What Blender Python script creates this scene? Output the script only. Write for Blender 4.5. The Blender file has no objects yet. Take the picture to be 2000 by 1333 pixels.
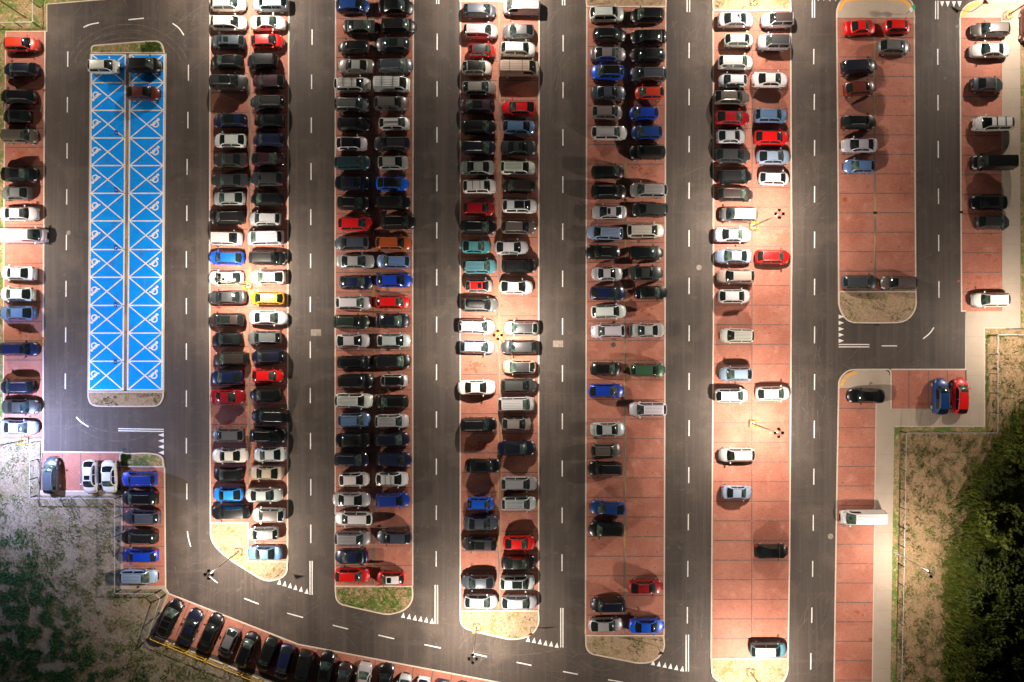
import bpy, math, random
from mathutils import Vector, noise
R = math.radians
random.seed(7)
S = bpy.context.scene
COL = S.collection

# ---------------------------------------------------------------- camera, sky, exposure
CH = 90.0                                   # camera height above the tarmac
cam_data = bpy.data.cameras.new('camera'); cam = bpy.data.objects.new('camera', cam_data); COL.objects.link(cam)
cam.location = (0, 0, CH); cam.rotation_euler = (0, 0, 0)
cam_data.lens = 24.3; cam_data.sensor_width = 36; cam_data.clip_end = 3000; cam_data.clip_start = 0.5
S.camera = cam
W = bpy.data.worlds.new("World"); S.world = W; W.use_nodes = True
nt = W.node_tree; bg = nt.nodes['Background']
sky = nt.nodes.new('ShaderNodeTexSky'); sky.sky_type = 'NISHITA'; sky.sun_disc = False
sky.sun_elevation = R(1.0); sky.sun_rotation = R(250)
nt.links.new(sky.outputs[0], bg.inputs[0]); bg.inputs[1].default_value = 0.022
S.view_settings.view_transform = 'Standard'; S.view_settings.look = 'None'
S.view_settings.exposure = 0.97; S.view_settings.gamma = 1
LAMP_W = 11800.0                             # watts of one lamp head group
WARM = (1.0, 0.87, 0.74); COOL = (0.50, 0.58, 1.0)

# ---------------------------------------------------------------- helpers
def P(px, py, z=0.0):                       # survey point (0.0667 m grid) -> metres on the ground
    return Vector(((px-1000)/15.0, (666.5-py)/15.0, z))

def link(name, verts, faces, mats, parent=None, fm=None, smooth=False):
    me = bpy.data.meshes.new(name); me.from_pydata([tuple(v) for v in verts], [], faces); me.update()
    for m in (mats if isinstance(mats, (list, tuple)) else [mats]): me.materials.append(m)
    if fm: me.polygons.foreach_set('material_index', fm)
    if smooth:
        me.polygons.foreach_set('use_smooth', [True]*len(me.polygons)); me.set_sharp_from_angle(angle=R(38))
    o = bpy.data.objects.new(name, me); COL.objects.link(o)
    if parent: o.parent = parent
    return o

def tag(o, label=None, cat=None, group=None, kind=None):
    if label: o['label'] = label
    if cat: o['category'] = cat
    if group: o['group'] = group
    if kind: o['kind'] = kind
    return o
def empty(name, loc=(0, 0, 0), rz=0.0):
    o = bpy.data.objects.new(name, None); COL.objects.link(o); o.location = loc; o.rotation_euler = (0, 0, rz)
    o.empty_display_size = 0.3
    return o

class MB:
    def __init__(s): s.v = []; s.f = []; s.m = []
    def add(s, vs, fs, m=0):
        n = len(s.v); s.v += [Vector(v) for v in vs]; s.f += [tuple(i+n for i in f) for f in fs]; s.m += [m]*len(fs)
    def box(s, c, d, m=0, rz=0.0):
        cx, cy, cz = c; hx, hy, hz = d[0]/2, d[1]/2, d[2]/2; ca, sa = math.cos(rz), math.sin(rz)
        vs = []
        for z in (-hz, hz):
            for x, y in ((-hx, -hy), (hx, -hy), (hx, hy), (-hx, hy)):
                vs.append((cx+x*ca-y*sa, cy+x*sa+y*ca, cz+z))
        s.add(vs, [(3, 2, 1, 0), (4, 5, 6, 7), (0, 1, 5, 4), (1, 2, 6, 5), (2, 3, 7, 6), (3, 0, 4, 7)], m)
    def tube(s, a, b, r0, r1=None, n=8, m=0, cap=True):
        a = Vector(a); b = Vector(b); r1 = r0 if r1 is None else r1
        d = (b-a).normalized(); u = d.orthogonal().normalized(); w = d.cross(u)
        vs = []
        for p, r in ((a, r0), (b, r1)):
            for i in range(n):
                t = 2*math.pi*i/n; vs.append(p+u*(r*math.cos(t))+w*(r*math.sin(t)))
        fs = [(i, (i+1) % n, n+(i+1) % n, n+i) for i in range(n)]
        if cap: fs += [tuple(range(n-1, -1, -1)), tuple(range(n, 2*n))]
        s.add(vs, fs, m)
    def path(s, pts, r, n=8, m=0):
        for a, b in zip(pts, pts[1:]): s.tube(a, b, r, r, n, m)
    def disc(s, c, r, z, n=24, m=0):
        s.add([(c[0]+r*math.cos(2*math.pi*i/n), c[1]+r*math.sin(2*math.pi*i/n), z) for i in range(n)], [tuple(range(n))], m)
    def build(s, name, mats, parent=None, smooth=False):
        return link(name, s.v, s.f, mats, parent, s.m, smooth)

# ---------------------------------------------------------------- materials
def N(t, k, **kw):
    n = t.nodes.new(k)
    for a, b in kw.items():
        if a in n.inputs.keys() if isinstance(a, str) else False: n.inputs[a].default_value = b
        else: setattr(n, a, b)
    return n
def mat(name, col, rough=0.6, metal=0.0, coat=0.0, spec=None):
    m = bpy.data.materials.new(name); m.use_nodes = True; b = m.node_tree.nodes['Principled BSDF']
    b.inputs['Base Color'].default_value = (*col, 1); b.inputs['Roughness'].default_value = rough
    b.inputs['Metallic'].default_value = metal; b.inputs['Coat Weight'].default_value = coat
    b.inputs['Coat Roughness'].default_value = 0.06
    if spec is not None: b.inputs['Specular IOR Level'].default_value = spec
    return m
def noise_mix(m, layers, bump=0.0, bscale=30.0, distort=None):
    """layers: list of (scale_vec, noise scale, detail, lo, hi, colour) painted one over the other by a ramped noise"""
    t = m.node_tree; b = t.nodes['Principled BSDF']; L = t.links
    tc = N(t, 'ShaderNodeTexCoord')
    cur = None; base = tuple(b.inputs['Base Color'].default_value)
    for i, (sv, sc, det, lo, hi, colr) in enumerate(layers):
        mp = N(t, 'ShaderNodeMapping'); mp.inputs['Scale'].default_value = sv; mp.inputs['Location'].default_value = (i*13.7, i*5.1, 0)
        L.new(tc.outputs['Object'], mp.inputs[0])
        nz = N(t, 'ShaderNodeTexNoise'); nz.inputs['Scale'].default_value = sc; nz.inputs['Detail'].default_value = det
        nz.inputs['Roughness'].default_value = 0.6
        L.new(mp.outputs[0], nz.inputs['Vector'])
        mr = N(t, 'ShaderNodeMapRange'); mr.inputs[1].default_value = lo; mr.inputs[2].default_value = hi; mr.clamp = True
        L.new(nz.outputs[0], mr.inputs[0])
        mx = N(t, 'ShaderNodeMix', data_type='RGBA'); L.new(mr.outputs[0], mx.inputs[0])
        if cur is None: mx.inputs[6].default_value = base
        else: L.new(cur, mx.inputs[6])
        mx.inputs[7].default_value = (*colr, 1); cur = mx.outputs[2]
    if cur is not None: L.new(cur, b.inputs['Base Color'])
    if bump:
        nz = N(t, 'ShaderNodeTexNoise'); nz.inputs['Scale'].default_value = bscale; nz.inputs['Detail'].default_value = 4
        L.new(tc.outputs['Object'], nz.inputs['Vector'])
        bp = N(t, 'ShaderNodeBump'); bp.inputs['Strength'].default_value = bump; bp.inputs['Distance'].default_value = 0.03
        L.new(nz.outputs[0], bp.inputs['Height']); L.new(bp.outputs[0], b.inputs['Normal'])
    return m

M = {}
one = (1, 1, 1)
M['asphalt'] = noise_mix(mat('asphalt', (0.074, 0.056, 0.046), 0.78), [
    (one, 0.08, 3, 0.42, 0.64, (0.054, 0.041, 0.034)),
    ((1, 0.03, 1), 2.4, 4, 0.46, 0.68, (0.092, 0.071, 0.058)),
    ((1, 0.02, 1), 0.60, 2, 0.50, 0.66, (0.050, 0.039, 0.033)),
    ((0.06, 1.2, 1), 0.8, 6, 0.56, 0.74, (0.088, 0.067, 0.053)),
    (one, 0.22, 10, 0.52, 0.72, (0.115, 0.088, 0.068)),
    (one, 1.1, 10, 0.60, 0.74, (0.125, 0.098, 0.076)),
    (one, 5, 4, 0.50, 0.72, (0.060, 0.047, 0.040)),
    (one, 9, 2, 0.56, 0.80, (0.035, 0.028, 0.024))], 0.5, 45)
def paver(name, base, dark, light, edge):
    m = noise_mix(mat(name, base, 0.8), [
        (one, 0.16, 5, 0.42, 0.62, dark), ((1, 1, 1), 0.6, 6, 0.55, 0.78, light), ((0.4, 3, 1), 3.0, 3, 0.50, 0.80, dark),
        (one, 9, 2, 0.52, 0.80, light), (one, 0.55, 7, 0.66, 0.72, edge)], 0.3, 12)
    t = m.node_tree; b = t.nodes['Principled BSDF']; L = t.links
    src = b.inputs['Base Color'].links[0].from_socket
    tc = N(t, 'ShaderNodeTexCoord'); br = N(t, 'ShaderNodeTexBrick')
    br.inputs['Scale'].default_value = 1.0; br.inputs['Brick Width'].default_value = 0.22; br.inputs['Row Height'].default_value = 0.11
    br.inputs['Mortar Size'].default_value = 0.006; br.inputs['Color1'].default_value = (1, 1, 1, 1); br.inputs['Color2'].default_value = (0.80, 0.78, 0.76, 1)
    br.inputs['Mortar'].default_value = (0.5, 0.45, 0.42, 1)
    L.new(tc.outputs['Object'], br.inputs['Vector'])
    mx = N(t, 'ShaderNodeMix', data_type='RGBA'); mx.blend_type = 'MULTIPLY'; mx.inputs[0].default_value = 0.8
    L.new(src, mx.inputs[6]); L.new(br.outputs[0], mx.inputs[7]); L.new(mx.outputs[2], b.inputs['Base Color'])
    return m
M['paver'] = paver('red_brick_paving', (0.47, 0.180, 0.122), (0.36, 0.115, 0.073), (0.56, 0.265, 0.195), (0.42, 0.10, 0.045))
M['blue'] = noise_mix(mat('blue_bay_paint', (0.0, 0.30, 0.92), 0.85, 0, 0, .15), [
    (one, 0.3, 4, 0.5, 0.75, (0.0, 0.35, 0.95)), ((0.15, 6, 1), 2.0, 3, 0.48, 0.62, (0.0, 0.25, 0.84)), (one, 8, 3, 0.6, 0.8, (0.02, 0.32, 0.90)), (one, 0.5, 9, 0.56, 0.70, (0.03, 0.20, 0.62)), ((3, .3, 1), 1.3, 6, 0.58, 0.72, (0.06, 0.33, 0.80))], 0.2, 12)
M['tyremark'] = noise_mix(mat('dusty_tyre_mark', (0.080, 0.062, 0.050), 0.8), [(one, 1.2, 5, 0.42, 0.62, (0.135, 0.105, 0.082))])
M['oil'] = mat('oil_spot', (0.13, 0.06, 0.045), 0.5)
M['stain'] = mat('damp_brick_stain', (0.36, 0.075, 0.032), 0.6)
M['white_line'] = noise_mix(mat('white_line_paint', (0.80, 0.77, 0.74), 0.6), [(one, 3, 6, 0.56, 0.68, (0.52, 0.47, 0.43)), (one, 9, 4, 0.60, 0.68, (0.30, 0.26, 0.23))])
M['grey_line'] = noise_mix(mat('grey_paver_row', (0.12, 0.095, 0.085), 0.85), [(one, 2.5, 5, 0.55, 0.66, (0.30, 0.16, 0.12))])
M['gutter'] = noise_mix(mat('grey_gutter_paving', (0.17, 0.14, 0.12), 0.85), [((3, .25, 1), 1.0, 4, 0.50, 0.58, (0.42, 0.25, 0.10)), (one, 1.0, 3, 0.6, 0.7, (0.30, 0.12, 0.07))])
M['kerb'] = noise_mix(mat('kerb_concrete', (0.60, 0.50, 0.42), 0.8), [(one, 2, 4, 0.5, 0.8, (0.46, 0.36, 0.28))], 0.2, 20)
M['concrete'] = noise_mix(mat('pavement_concrete', (0.42, 0.34, 0.27), 0.85), [
    (one, 0.25, 5, 0.45, 0.75, (0.36, 0.29, 0.22)), (one, 2.0, 6, 0.6, 0.8, (0.48, 0.40, 0.32)), (one, 18, 2, 0.5, 0.8, (0.33, 0.27, 0.21))], 0.2, 30)
M['verge'] = noise_mix(mat('verge_soil', (0.34, 0.235, 0.15), 0.95), [
    (one, 0.55, 6, 0.54, 0.62, (0.20, 0.17, 0.06)), (one, 2.4, 6, 0.50, 0.62, (0.40, 0.29, 0.19)), (one, 5, 4, 0.56, 0.66, (0.15, 0.12, 0.04)), (one, 16, 3, 0.55, 0.75, (0.22, 0.14, 0.07))], 0.8, 7)
M['verge_green'] = noise_mix(mat('verge_soil_grassy', (0.30, 0.20, 0.10), 0.95), [
    (one, 0.45, 5, 0.44, 0.56, (0.09, 0.15, 0.02)), (one, 2.0, 6, 0.52, 0.62, (0.42, 0.29, 0.16)), (one, 5, 4, 0.52, 0.64, (0.07, 0.12, 0.02)), (one, 16, 3, 0.55, 0.75, (0.2, 0.13, 0.06))], 0.8, 7)
M['field_l'] = noise_mix(mat('dry_field_soil', (0.30, 0.25, 0.19), 0.95), [
    (one, 0.12, 5, 0.45, 0.62, (0.22, 0.16, 0.10)), (one, 0.35, 6, 0.54, 0.64, (0.10, 0.11, 0.045)), (one, 1.1, 7, 0.52, 0.66, (0.13, 0.13, 0.045)), (one, 4, 5, 0.5, 0.7, (0.38, 0.30, 0.21)), (one, 13, 3, 0.52, 0.7, (0.14, 0.105, 0.06))], 0.9, 5)
M['field_r'] = noise_mix(mat('dry_slope_soil', (0.34, 0.22, 0.12), 0.95), [
    ((1, .6, 1), 0.9, 7, 0.50, 0.62, (0.17, 0.15, 0.05)), ((1, .6, 1), 3, 6, 0.52, 0.64, (0.40, 0.27, 0.16)), (one, 6, 4, 0.52, 0.66, (0.14, 0.10, 0.045)), (one, 15, 3, 0.55, 0.7, (0.2, 0.13, 0.07))], 0.9, 5)
M['yellow'] = noise_mix(mat('yellow_paint', (0.85, 0.50, 0.02), 0.5), [(one, 4, 4, 0.6, 0.75, (0.6, 0.30, 0.05))])
M['ygold'] = noise_mix(mat('worn_yellow_kerb_paint', (0.74, 0.36, 0.06), 0.7), [(one, 2.2, 5, 0.5, 0.68, (0.50, 0.33, 0.20))])
M['iron'] = noise_mix(mat('cast_iron', (0.06, 0.052, 0.046), 0.7), [(one, 14, 3, 0.5, 0.7, (0.12, 0.10, 0.085))])
M['lightiron'] = noise_mix(mat('concrete_lid', (0.30, 0.25, 0.20), 0.7), [(one, 7, 4, 0.48, 0.6, (0.14, 0.11, 0.085))])
M['pole'] = mat('galvanised_pole', (0.30, 0.26, 0.23), 0.45, 0.5)
M['polewhite'] = mat('white_pole_paint', (0.7, 0.68, 0.66), 0.4)
M['blackmetal'] = mat('black_metal', (0.012, 0.012, 0.012), 0.5)
M['steel'] = mat('light_steel', (0.45, 0.42, 0.40), 0.45, 0.4)
M['fence'] = mat('fence_rail', (0.42, 0.40, 0.38), 0.5, 0.2)
M['darkwire'] = mat('fence_post_dark', (0.05, 0.05, 0.05), 0.6)
M['signblue'] = mat('sign_blue', (0.0, 0.04, 0.28), 0.4)
M['signwhite'] = mat('sign_white', (0.8, 0.8, 0.8), 0.4)
M['signred'] = mat('sign_red', (0.5, 0.03, 0.02), 0.4)
M['signgreen'] = mat('sign_green', (0.02, 0.45, 0.22), 0.4)
M['rust'] = mat('rusty_plate', (0.28, 0.07, 0.02), 0.7)
# car materials: the paint takes each car's own colour from its object
def paint(name, rough, metal):
    m = mat(name, (0.5, 0.5, 0.5), rough, metal, 0.6); t = m.node_tree
    oi = N(t, 'ShaderNodeObjectInfo'); t.links.new(oi.outputs['Color'], t.nodes['Principled BSDF'].inputs['Base Color'])
    return m
M['paint'] = paint('car_paint', 0.36, 0.12)
M['trim'] = mat('black_plastic_trim', (0.02, 0.02, 0.02), 0.55)
M['glass'] = mat('dark_car_glass', (0.011, 0.015, 0.014), 0.10, 0.0, 0.3)
M['winds'] = noise_mix(mat('windscreen_glass', (0.070, 0.090, 0.078), 0.10, 0.0, 0.3), [(one, 1.6, 3, 0.40, 0.62, (0.018, 0.026, 0.024))])  # greenish windscreen reflections are painted into the base colour by noise
t_ = M['winds'].node_tree; b_ = t_.nodes['Principled BSDF']; sk_ = b_.inputs['Base Color'].links[0].from_socket
oi_ = N(t_, 'ShaderNodeObjectInfo'); cr_ = N(t_, 'ShaderNodeValToRGB'); cr_.color_ramp.interpolation = 'CONSTANT'
cr_.color_ramp.elements[0].color = (.22, .22, .25, 1); cr_.color_ramp.elements[1].position = .28; cr_.color_ramp.elements[1].color = (1, 1, 1, 1)
for p_, c_ in ((.55, (.5, .6, .7, 1)), (.75, (1.2, 1.4, 1.25, 1)), (.9, (.35, .35, .4, 1))): e_ = cr_.color_ramp.elements.new(p_); e_.color = c_
mx_ = N(t_, 'ShaderNodeMix', data_type='RGBA'); mx_.blend_type = 'MULTIPLY'; mx_.inputs[0].default_value = 1
t_.links.new(oi_.outputs['Random'], cr_.inputs[0]); t_.links.new(sk_, mx_.inputs[6]); t_.links.new(cr_.outputs[0], mx_.inputs[7]); t_.links.new(mx_.outputs[2], b_.inputs['Base Color'])
M['lampglass'] = mat('headlight_glass', (0.55, 0.56, 0.58), 0.15, 0.3, 0.5)
M['red'] = mat('taillight_red', (0.45, 0.012, 0.015), 0.25, 0, 0.5)
M['chrome'] = mat('roof_rail_metal', (0.55, 0.53, 0.52), 0.3, 0.7)
M['tyre'] = mat('tyre_rubber', (0.015, 0.015, 0.015), 0.8)
M['rim'] = mat('alloy_rim', (0.5, 0.5, 0.5), 0.35, 0.6)

# ---------------------------------------------------------------- ground sheets
def chaikin(p, it=2):
    for _ in range(it):
        q = [p[0]]
        for a, b in zip(p, p[1:]):
            q += [(a[0]*.75+b[0]*.25, a[1]*.75+b[1]*.25), (a[0]*.25+b[0]*.75, a[1]*.25+b[1]*.75)]
        q.append(p[-1]); p = q
    return p
def sheet(mb, pts, z, m=0):
    vs = [P(x, y, z) for x, y in pts]
    a = sum(vs[i].x*vs[(i+1) % len(vs)].y-vs[(i+1) % len(vs)].x*vs[i].y for i in range(len(vs)))
    mb.add(vs, [tuple(range(len(vs))) if a > 0 else tuple(range(len(vs)-1, -1, -1))], m)
def slab(mb, pts, z0, z1, m=0):
    sheet(mb, pts, z1, m); n = len(pts)
    vs = [P(x, y, z) for z in (z0, z1) for x, y in pts]
    mb.add(vs, [(i, (i+1) % n, n+(i+1) % n, n+i) for i in range(n)], m)
def ribbon(mb, pts, w, z, z0=None, closed=False, m=0, metres=False):
    q = [Vector(p[:2]) if metres else P(*p).xy for p in pts]
    n = len(q); Lp = []; Rp = []
    for i in range(n):
        a = q[i-1] if (i > 0 or closed) else None; b = q[(i+1) % n] if (i < n-1 or closed) else None
        d1 = (q[i]-a).normalized() if a is not None else None; d2 = (b-q[i]).normalized() if b is not None else None
        if d1 is None: d1 = d2
        if d2 is None: d2 = d1
        t = (d1+d2); t = t.normalized() if t.length > 1e-4 else d1
        nn = Vector((-t.y, t.x)); k = 1/max(0.4, nn.dot(Vector((-d1.y, d1.x))))
        Lp.append(q[i]+nn*(w/2*k)); Rp.append(q[i]-nn*(w/2*k))
    e = n if closed else n-1
    for i in range(e):
        j = (i+1) % n
        a, b, c, d = Rp[i], Rp[j], Lp[j], Lp[i]
        mb.add([(*a, z), (*b, z), (*c, z), (*d, z)], [(0, 1, 2, 3)], m)
        if z0 is not None:
            mb.add([(*a, z0), (*b, z0), (*b, z), (*a, z)], [(0, 1, 2, 3)], m); mb.add([(*d, z0), (*c, z0), (*c, z), (*d, z)], [(3, 2, 1, 0)], m)
            if not closed and i == 0: mb.add([(*a, z0), (*d, z0), (*d, z), (*a, z)], [(3, 2, 1, 0)], m)
            if not closed and i == e-1: mb.add([(*b, z0), (*c, z0), (*c, z), (*b, z)], [(0, 1, 2, 3)], m)

g = MB(); g.add([(-1500, -1500, -.05), (1500, -1500, -.05), (1500, 1500, -.05), (-1500, 1500, -.05)], [(0, 1, 2, 3)])
tag(g.build('ground', M['field_l']), kind='structure')
g = MB(); sheet(g, [(-60, -500), (2300, -500), (2300, 2000), (-60, 2000)], 0); tag(g.build('asphalt_road', M['asphalt']), kind='structure')
# raised fields either side
F = MB()
FL = [(-900, 856), (6, 856), (84, 857), (78, 968), (237, 968), (237, 1150), (316, 1151), (326, 1161), (298, 1243), (545, 1336), (600, 1352), (1000, 1422), (1000, 2200), (-900, 2200)]
slab(F, FL, -.04, .05); tag(F.build('left_field', M['field_l']), kind='structure')
F = MB(); slab(F, [(-900, -600), (300, -600), (206, -2), (91, 8), (91, 61), (11, 61), (7, 340), (6, 640), (6, 855.5), (-900, 855.5)], -.04, .05)
tag(F.build('left_verge', M['verge_green']), kind='structure')
F = MB()
FR = [(1993, 84), (1993, 641), (1922, 641), (1922, 833), (1747, 833), (1739, 1500), (1739, 2200), (3200, 2200), (3200, -600), (2080, -600), (2080, 84)]
slab(F, FR, -.04, .05); tag(F.build('right_slope', M['field_r']), kind='structure')
# paved bay areas
B = MB()
AR = [
    [(11, 62), (88, 62), (86, 340), (84, 640), (84, 855), (6, 855), (7, 640), (8, 340)],
    [(84, 883), (243, 884), (237, 905), (237, 959), (80, 959)],
    [(237, 913), (321, 914), (323, 1145), (240, 1145)],
    [(322, 1157), (583, 1259), (1030, 1344), (1030, 1422), (570, 1335), (300, 1236)],
    [(411, -200), (565, -200), (564, 40), (562, 500), (561, 1097), (485, 1097), (486, 1021), (411, 1021), (409, 500)],
    [(656, -200), (808, -200), (806, 500), (806, 1144), (655, 1144), (654.5, 500)],
    [(900, 5), (1053, 5), (1052, 600), (1052, 1192), (899, 1192), (899, 600)],
    [(1146, 15), (1300, 15), (1299, 620), (1297, 1240), (1144, 1240), (1145, 620)],
    [(1393, 22), (1544, 22), (1546, 500), (1542, 1100), (1539, 1286), (1389, 1286), (1393, 600)],
    [(1634, 36), (1785, 36), (1788, 569), (1638, 569), (1637, 340)],
    [(1875, 36), (1955, 36), (1957, 120), (1958, 608), (1878, 608)],
    [(1740, 722), (1885, 722), (1887, 799), (1740, 799)],
    [(1638, 760), (1711, 760), (1708, 980), (1703, 1333), (1700, 1500), (1626, 1500), (1629, 1333), (1634, 980)],
    [(1993, 12), (2080, 12), (2080, 84), (1993, 84)]]
for a in AR: sheet(B, a, .012)
tag(B.build('brick_paving', M['paver']), kind='structure')
B = MB()
sheet(B, [(178, 106), (246.5, 106), (244, 440), (240.5, 763), (173, 763)], .012); sheet(B, [(253, 106), (322.5, 106), (318, 763), (249, 763)], .012)
tag(B.build('blue_bay_surface', M['blue']), kind='structure')
V2 = MB(); ribbon(V2, [(1927, 641), (1927, 838), (1751.8, 838), (1747.6, 1100), (1742, 1500)], .75, .062); ribbon(V2, [(1995.5, 130), (1996, 645)], .35, .062)
tag(V2.build('grassy_edge_strip', M['verge_green']), kind='structure')
# pavements
C = MB()
slab(C, [(78, 960), (237, 960), (237, 968), (76, 968)], .0, .06)
slab(C, [(237, 914.5), (240.5, 914.5), (241, 1144), (322, 1144.5), (325, 1155), (329, 1165), (300, 1237), (297, 1242), (326, 1160), (316, 1151), (236, 1151)], .0, .064)
slab(C, [(1634, 36), (1634, 20), (1642, 6), (1655, -5), (1765, -5), (1778, 8), (1784, 20), (1785, 36)], 0, .10)
slab(C, [(1957, 608), (1956, 120), (1955, 35.5), (1875, 35.5), (1880, 22), (1893, 9), (1912, 2), (2110, 2), (2110, 11.5), (1992.5, 11.5), (1992.5, 640.5), (1921.5, 640.5), (1921.5, 832.5), (1746.5, 832.5), (1742, 1100), (1738, 1500), (1701, 1500), (1704, 1333), (1709, 980), (1712, 759), (1638, 759), (1641, 744), (1650, 732), (1668, 724), (1725, 722), (1735, 727), (1739, 737), (1739.5, 799.5), (1888, 799.5), (1886, 608.5)], 0, .055)
tag(C.build('concrete_pavement', M['concrete']), kind='structure')
# joints in the concrete
J = MB()
for y in range(60, 600, 38): ribbon(J, [(1959, y), (1992, y)], .02, .0585)
for y in range(850, 1340, 38): ribbon(J, [(1711, y), (1744, y)], .02, .0585)
for x in range(1760, 1920, 19): ribbon(J, [(x, 802), (x, 831)], .02, .0585)
for y in range(620, 800, 38): ribbon(J, [(1888, y), (1920, y)], .02, .0585)
tag(J.build('pavement_joints', M['gutter']), kind='structure')
# grass islands
V = MB(); K = MB()
isl = []
def island(pre, arc, post, mi=0, kerb=True):
    pts = pre+chaikin(arc, 2)+post
    slab(V, pts, 0, .09, mi); ribbon(K, pts, .17, .115, 0, closed=True); isl.append((pts, mi))
island([(180, 104), ], [(180, 104), (179, 91), (194, 89), (297, 81), (316, 83), (321, 104)], [], 1)
island([], [(319, 766), (319, 778), (310, 793), (290, 794), (208, 794), (180, 793), (173, 778), (173, 766)], [], 0)
island([], [(236, 911), (234, 884), (248, 887), (290, 885), (318, 890), (320, 912)], [], 1)
island([(485, 1022), (485, 1096), (561, 1097)], [(561, 1097), (561, 1122), (538, 1134), (515, 1134), (480, 1112), (442, 1088), (412, 1058), (412, 1022)], [], 0)
island([], [(805, 1145), (807, 1172), (792, 1192), (760, 1201), (735, 1196), (690, 1186), (657, 1178), (655, 1145)], [], 1)
island([], [(1051.5, 1193), (1053, 1220), (1036, 1243), (1000, 1250), (975, 1244), (930, 1234), (900, 1224), (899, 1193)], [], 0)
island([], [(899, 4), (897, -22), (915, -45), (1040, -45), (1054, -22), (1053, 4)], [], 0)
island([], [(1296, 1241), (1298, 1270), (1278, 1292), (1250, 1296), (1225, 1291), (1180, 1282), (1145, 1275), (1144, 1241)], [], 0)
island([], [(1146, 14), (1144, -15), (1160, -38), (1285, -38), (1301, -15), (1300, 14)], [], 0)
island([], [(1538, 1287), (1538, 1318), (1520, 1342), (1490, 1350), (1440, 1340), (1390, 1328), (1389, 1287)], [], 0)
island([], [(1393, 21), (1392, -8), (1412, -28), (1525, -28), (1543, -5), (1544, 21)], [], 0)
island([], [(1788, 570), (1789, 605), (1768, 630), (1730, 631), (1690, 631), (1655, 630), (1638, 603), (1638, 570)], [], 0)
o = V.build('grass_verge', [M['verge'], M['verge_green']]); tag(o, kind='structure')
# kerb edgings (flush round the bays)
for l in ([(206, -1), (91, 8), (91, 61), (11, 61), (8, 340), (6.5, 640), (6.5, 855)], [(88, 62), (86, 340), (84.5, 640), (84.5, 857), (84, 883), (240, 884)],
          [(321.5, 914), (323.5, 1150), (330, 1160), (583, 1259), (1030, 1344), (1100, 1357)],
          [(411, -200), (409.5, 500), (411, 1021), (485, 1021)], [(565, -200), (564, 40), (562, 500), (561.5, 1097)],
          [(656, -200), (654.5, 500), (655, 1145)], [(808, -200), (806, 500), (806, 1145)], [(899.5, 4), (899, 600), (899, 1193)], [(1053, 4), (1052, 600), (1052, 1193)],
          [(1146, 14), (1145, 620), (1143.5, 1241)], [(1300, 14), (1299, 620), (1297, 1241)], [(1393, 21), (1393.5, 600), (1389, 1287)], [(1544, 21), (1546, 500), (1542, 1100), (1539, 1287)],
          [(1634, 36), (1637, 340), (1638, 570)], [(1785.5, 36), (1788.5, 570)], [(1875, 36), (1878, 608), (1886.5, 608), (1886, 722), (1740, 722)],
          [(1638, 759), (1634, 980), (1629, 1333), (1626, 1500)], [(1958, 36), (1958.5, 608)],
          [(1712, 760), (1709, 980), (1704, 1333)], [(1740, 800), (1887, 800)]):
    ribbon(K, l, .17, .026, 0)
ribbon(K, [(177, 105), (174.5, 440), (172, 766)], .17, .026, 0); ribbon(K, [(324, 105), (321, 440), (319.5, 766)], .17, .026, 0)
ribbon(K, chaikin([(1634, 36), (1634, 18), (1644, -2), (1662, -5), (1765, -5), (1783, 5), (1785.5, 36)]), .17, .11, 0)
ribbon(K, chaikin([(1875, 36), (1877, 22), (1893, 6), (1912, 2), (2000, 2)]), .17, .07, 0)
ribbon(K, chaikin([(1638, 760), (1638, 742), (1655, 723), (1680, 722), (1725, 722), (1740, 722), (1740, 740), (1740, 799)]), .17, .07, 0)
ribbon(K, [(78, 959.5), (237, 959.5)], .15, .07, 0); ribbon(K, [(1747, 833), (1922, 833), (1922, 641), (1993, 641)], .1, .07, 0)
tag(K.build('kerb_stones', M['kerb']), kind='structure')
# worn yellow paint arcs on the pavement tips
Y = MB()
ribbon(Y, chaikin([(1638, 22), (1645, 6), (1658, -1), (1710, -2), (1760, -1), (1773, 8), (1779, 20)]), .45, .1045)
ribbon(Y, chaikin([(1881, 34), (1883, 24), (1895, 12), (1912, 6)]), .5, .0595)
ribbon(Y, chaikin([(1643, 755), (1646, 744), (1655, 733), (1674, 727)]), .42, .0595)
tag(Y.build('yellow_kerb_paint', M['ygold']), kind='structure')
# bay division rows and centre gutters
G = MB(); GU = MB()
def hl(x0, x1, y): ribbon(G, [(x0, y), (x1, y)], .12, .016)
for k in range(1, 21): hl(9, 85, 62+37.75*k)
for x in (122, 158, 195): ribbon(G, [(x, 886), (x, 958)], .12, .016)
for k in range(1, 6): hl(241, 321, 914+38.4*k)
for k in range(1, 31):
    y = 1020-38.1*k
    if y > -60: hl(412, 484, y); hl(490, 561, y)
for y in (1020, 1058.5): hl(490, 561, y)
for k in range(1, 33): hl(657, 727, 1143-38.14*k); hl(733, 804, 1143-38.14*k)
for k in range(1, 31): hl(901, 972, 5+38.26*k); hl(978, 1050, 5+38.26*k)
for k in range(1, 32): hl(1147, 1218, 15+38.28*k); hl(1224, 1296, 15+38.28*k)
for k in range(1, 33): hl(1394, 1467, 22+38.3*k); hl(1471, 1541, 22+38.3*k)
for k in range(1, 14): hl(1639, 1706, 36+38.0*k); hl(1712, 1785, 36+38.0*k)
for k in range(1, 15): hl(1879, 1955, 37+38.1*k)
for k in range(0, 18): hl(1637-k*.45, 1710-k*.45, 798+37.9*k)
for x in (1775, 1813, 1850): ribbon(G, [(x, 724), (x, 798)], .12, .016)
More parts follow.
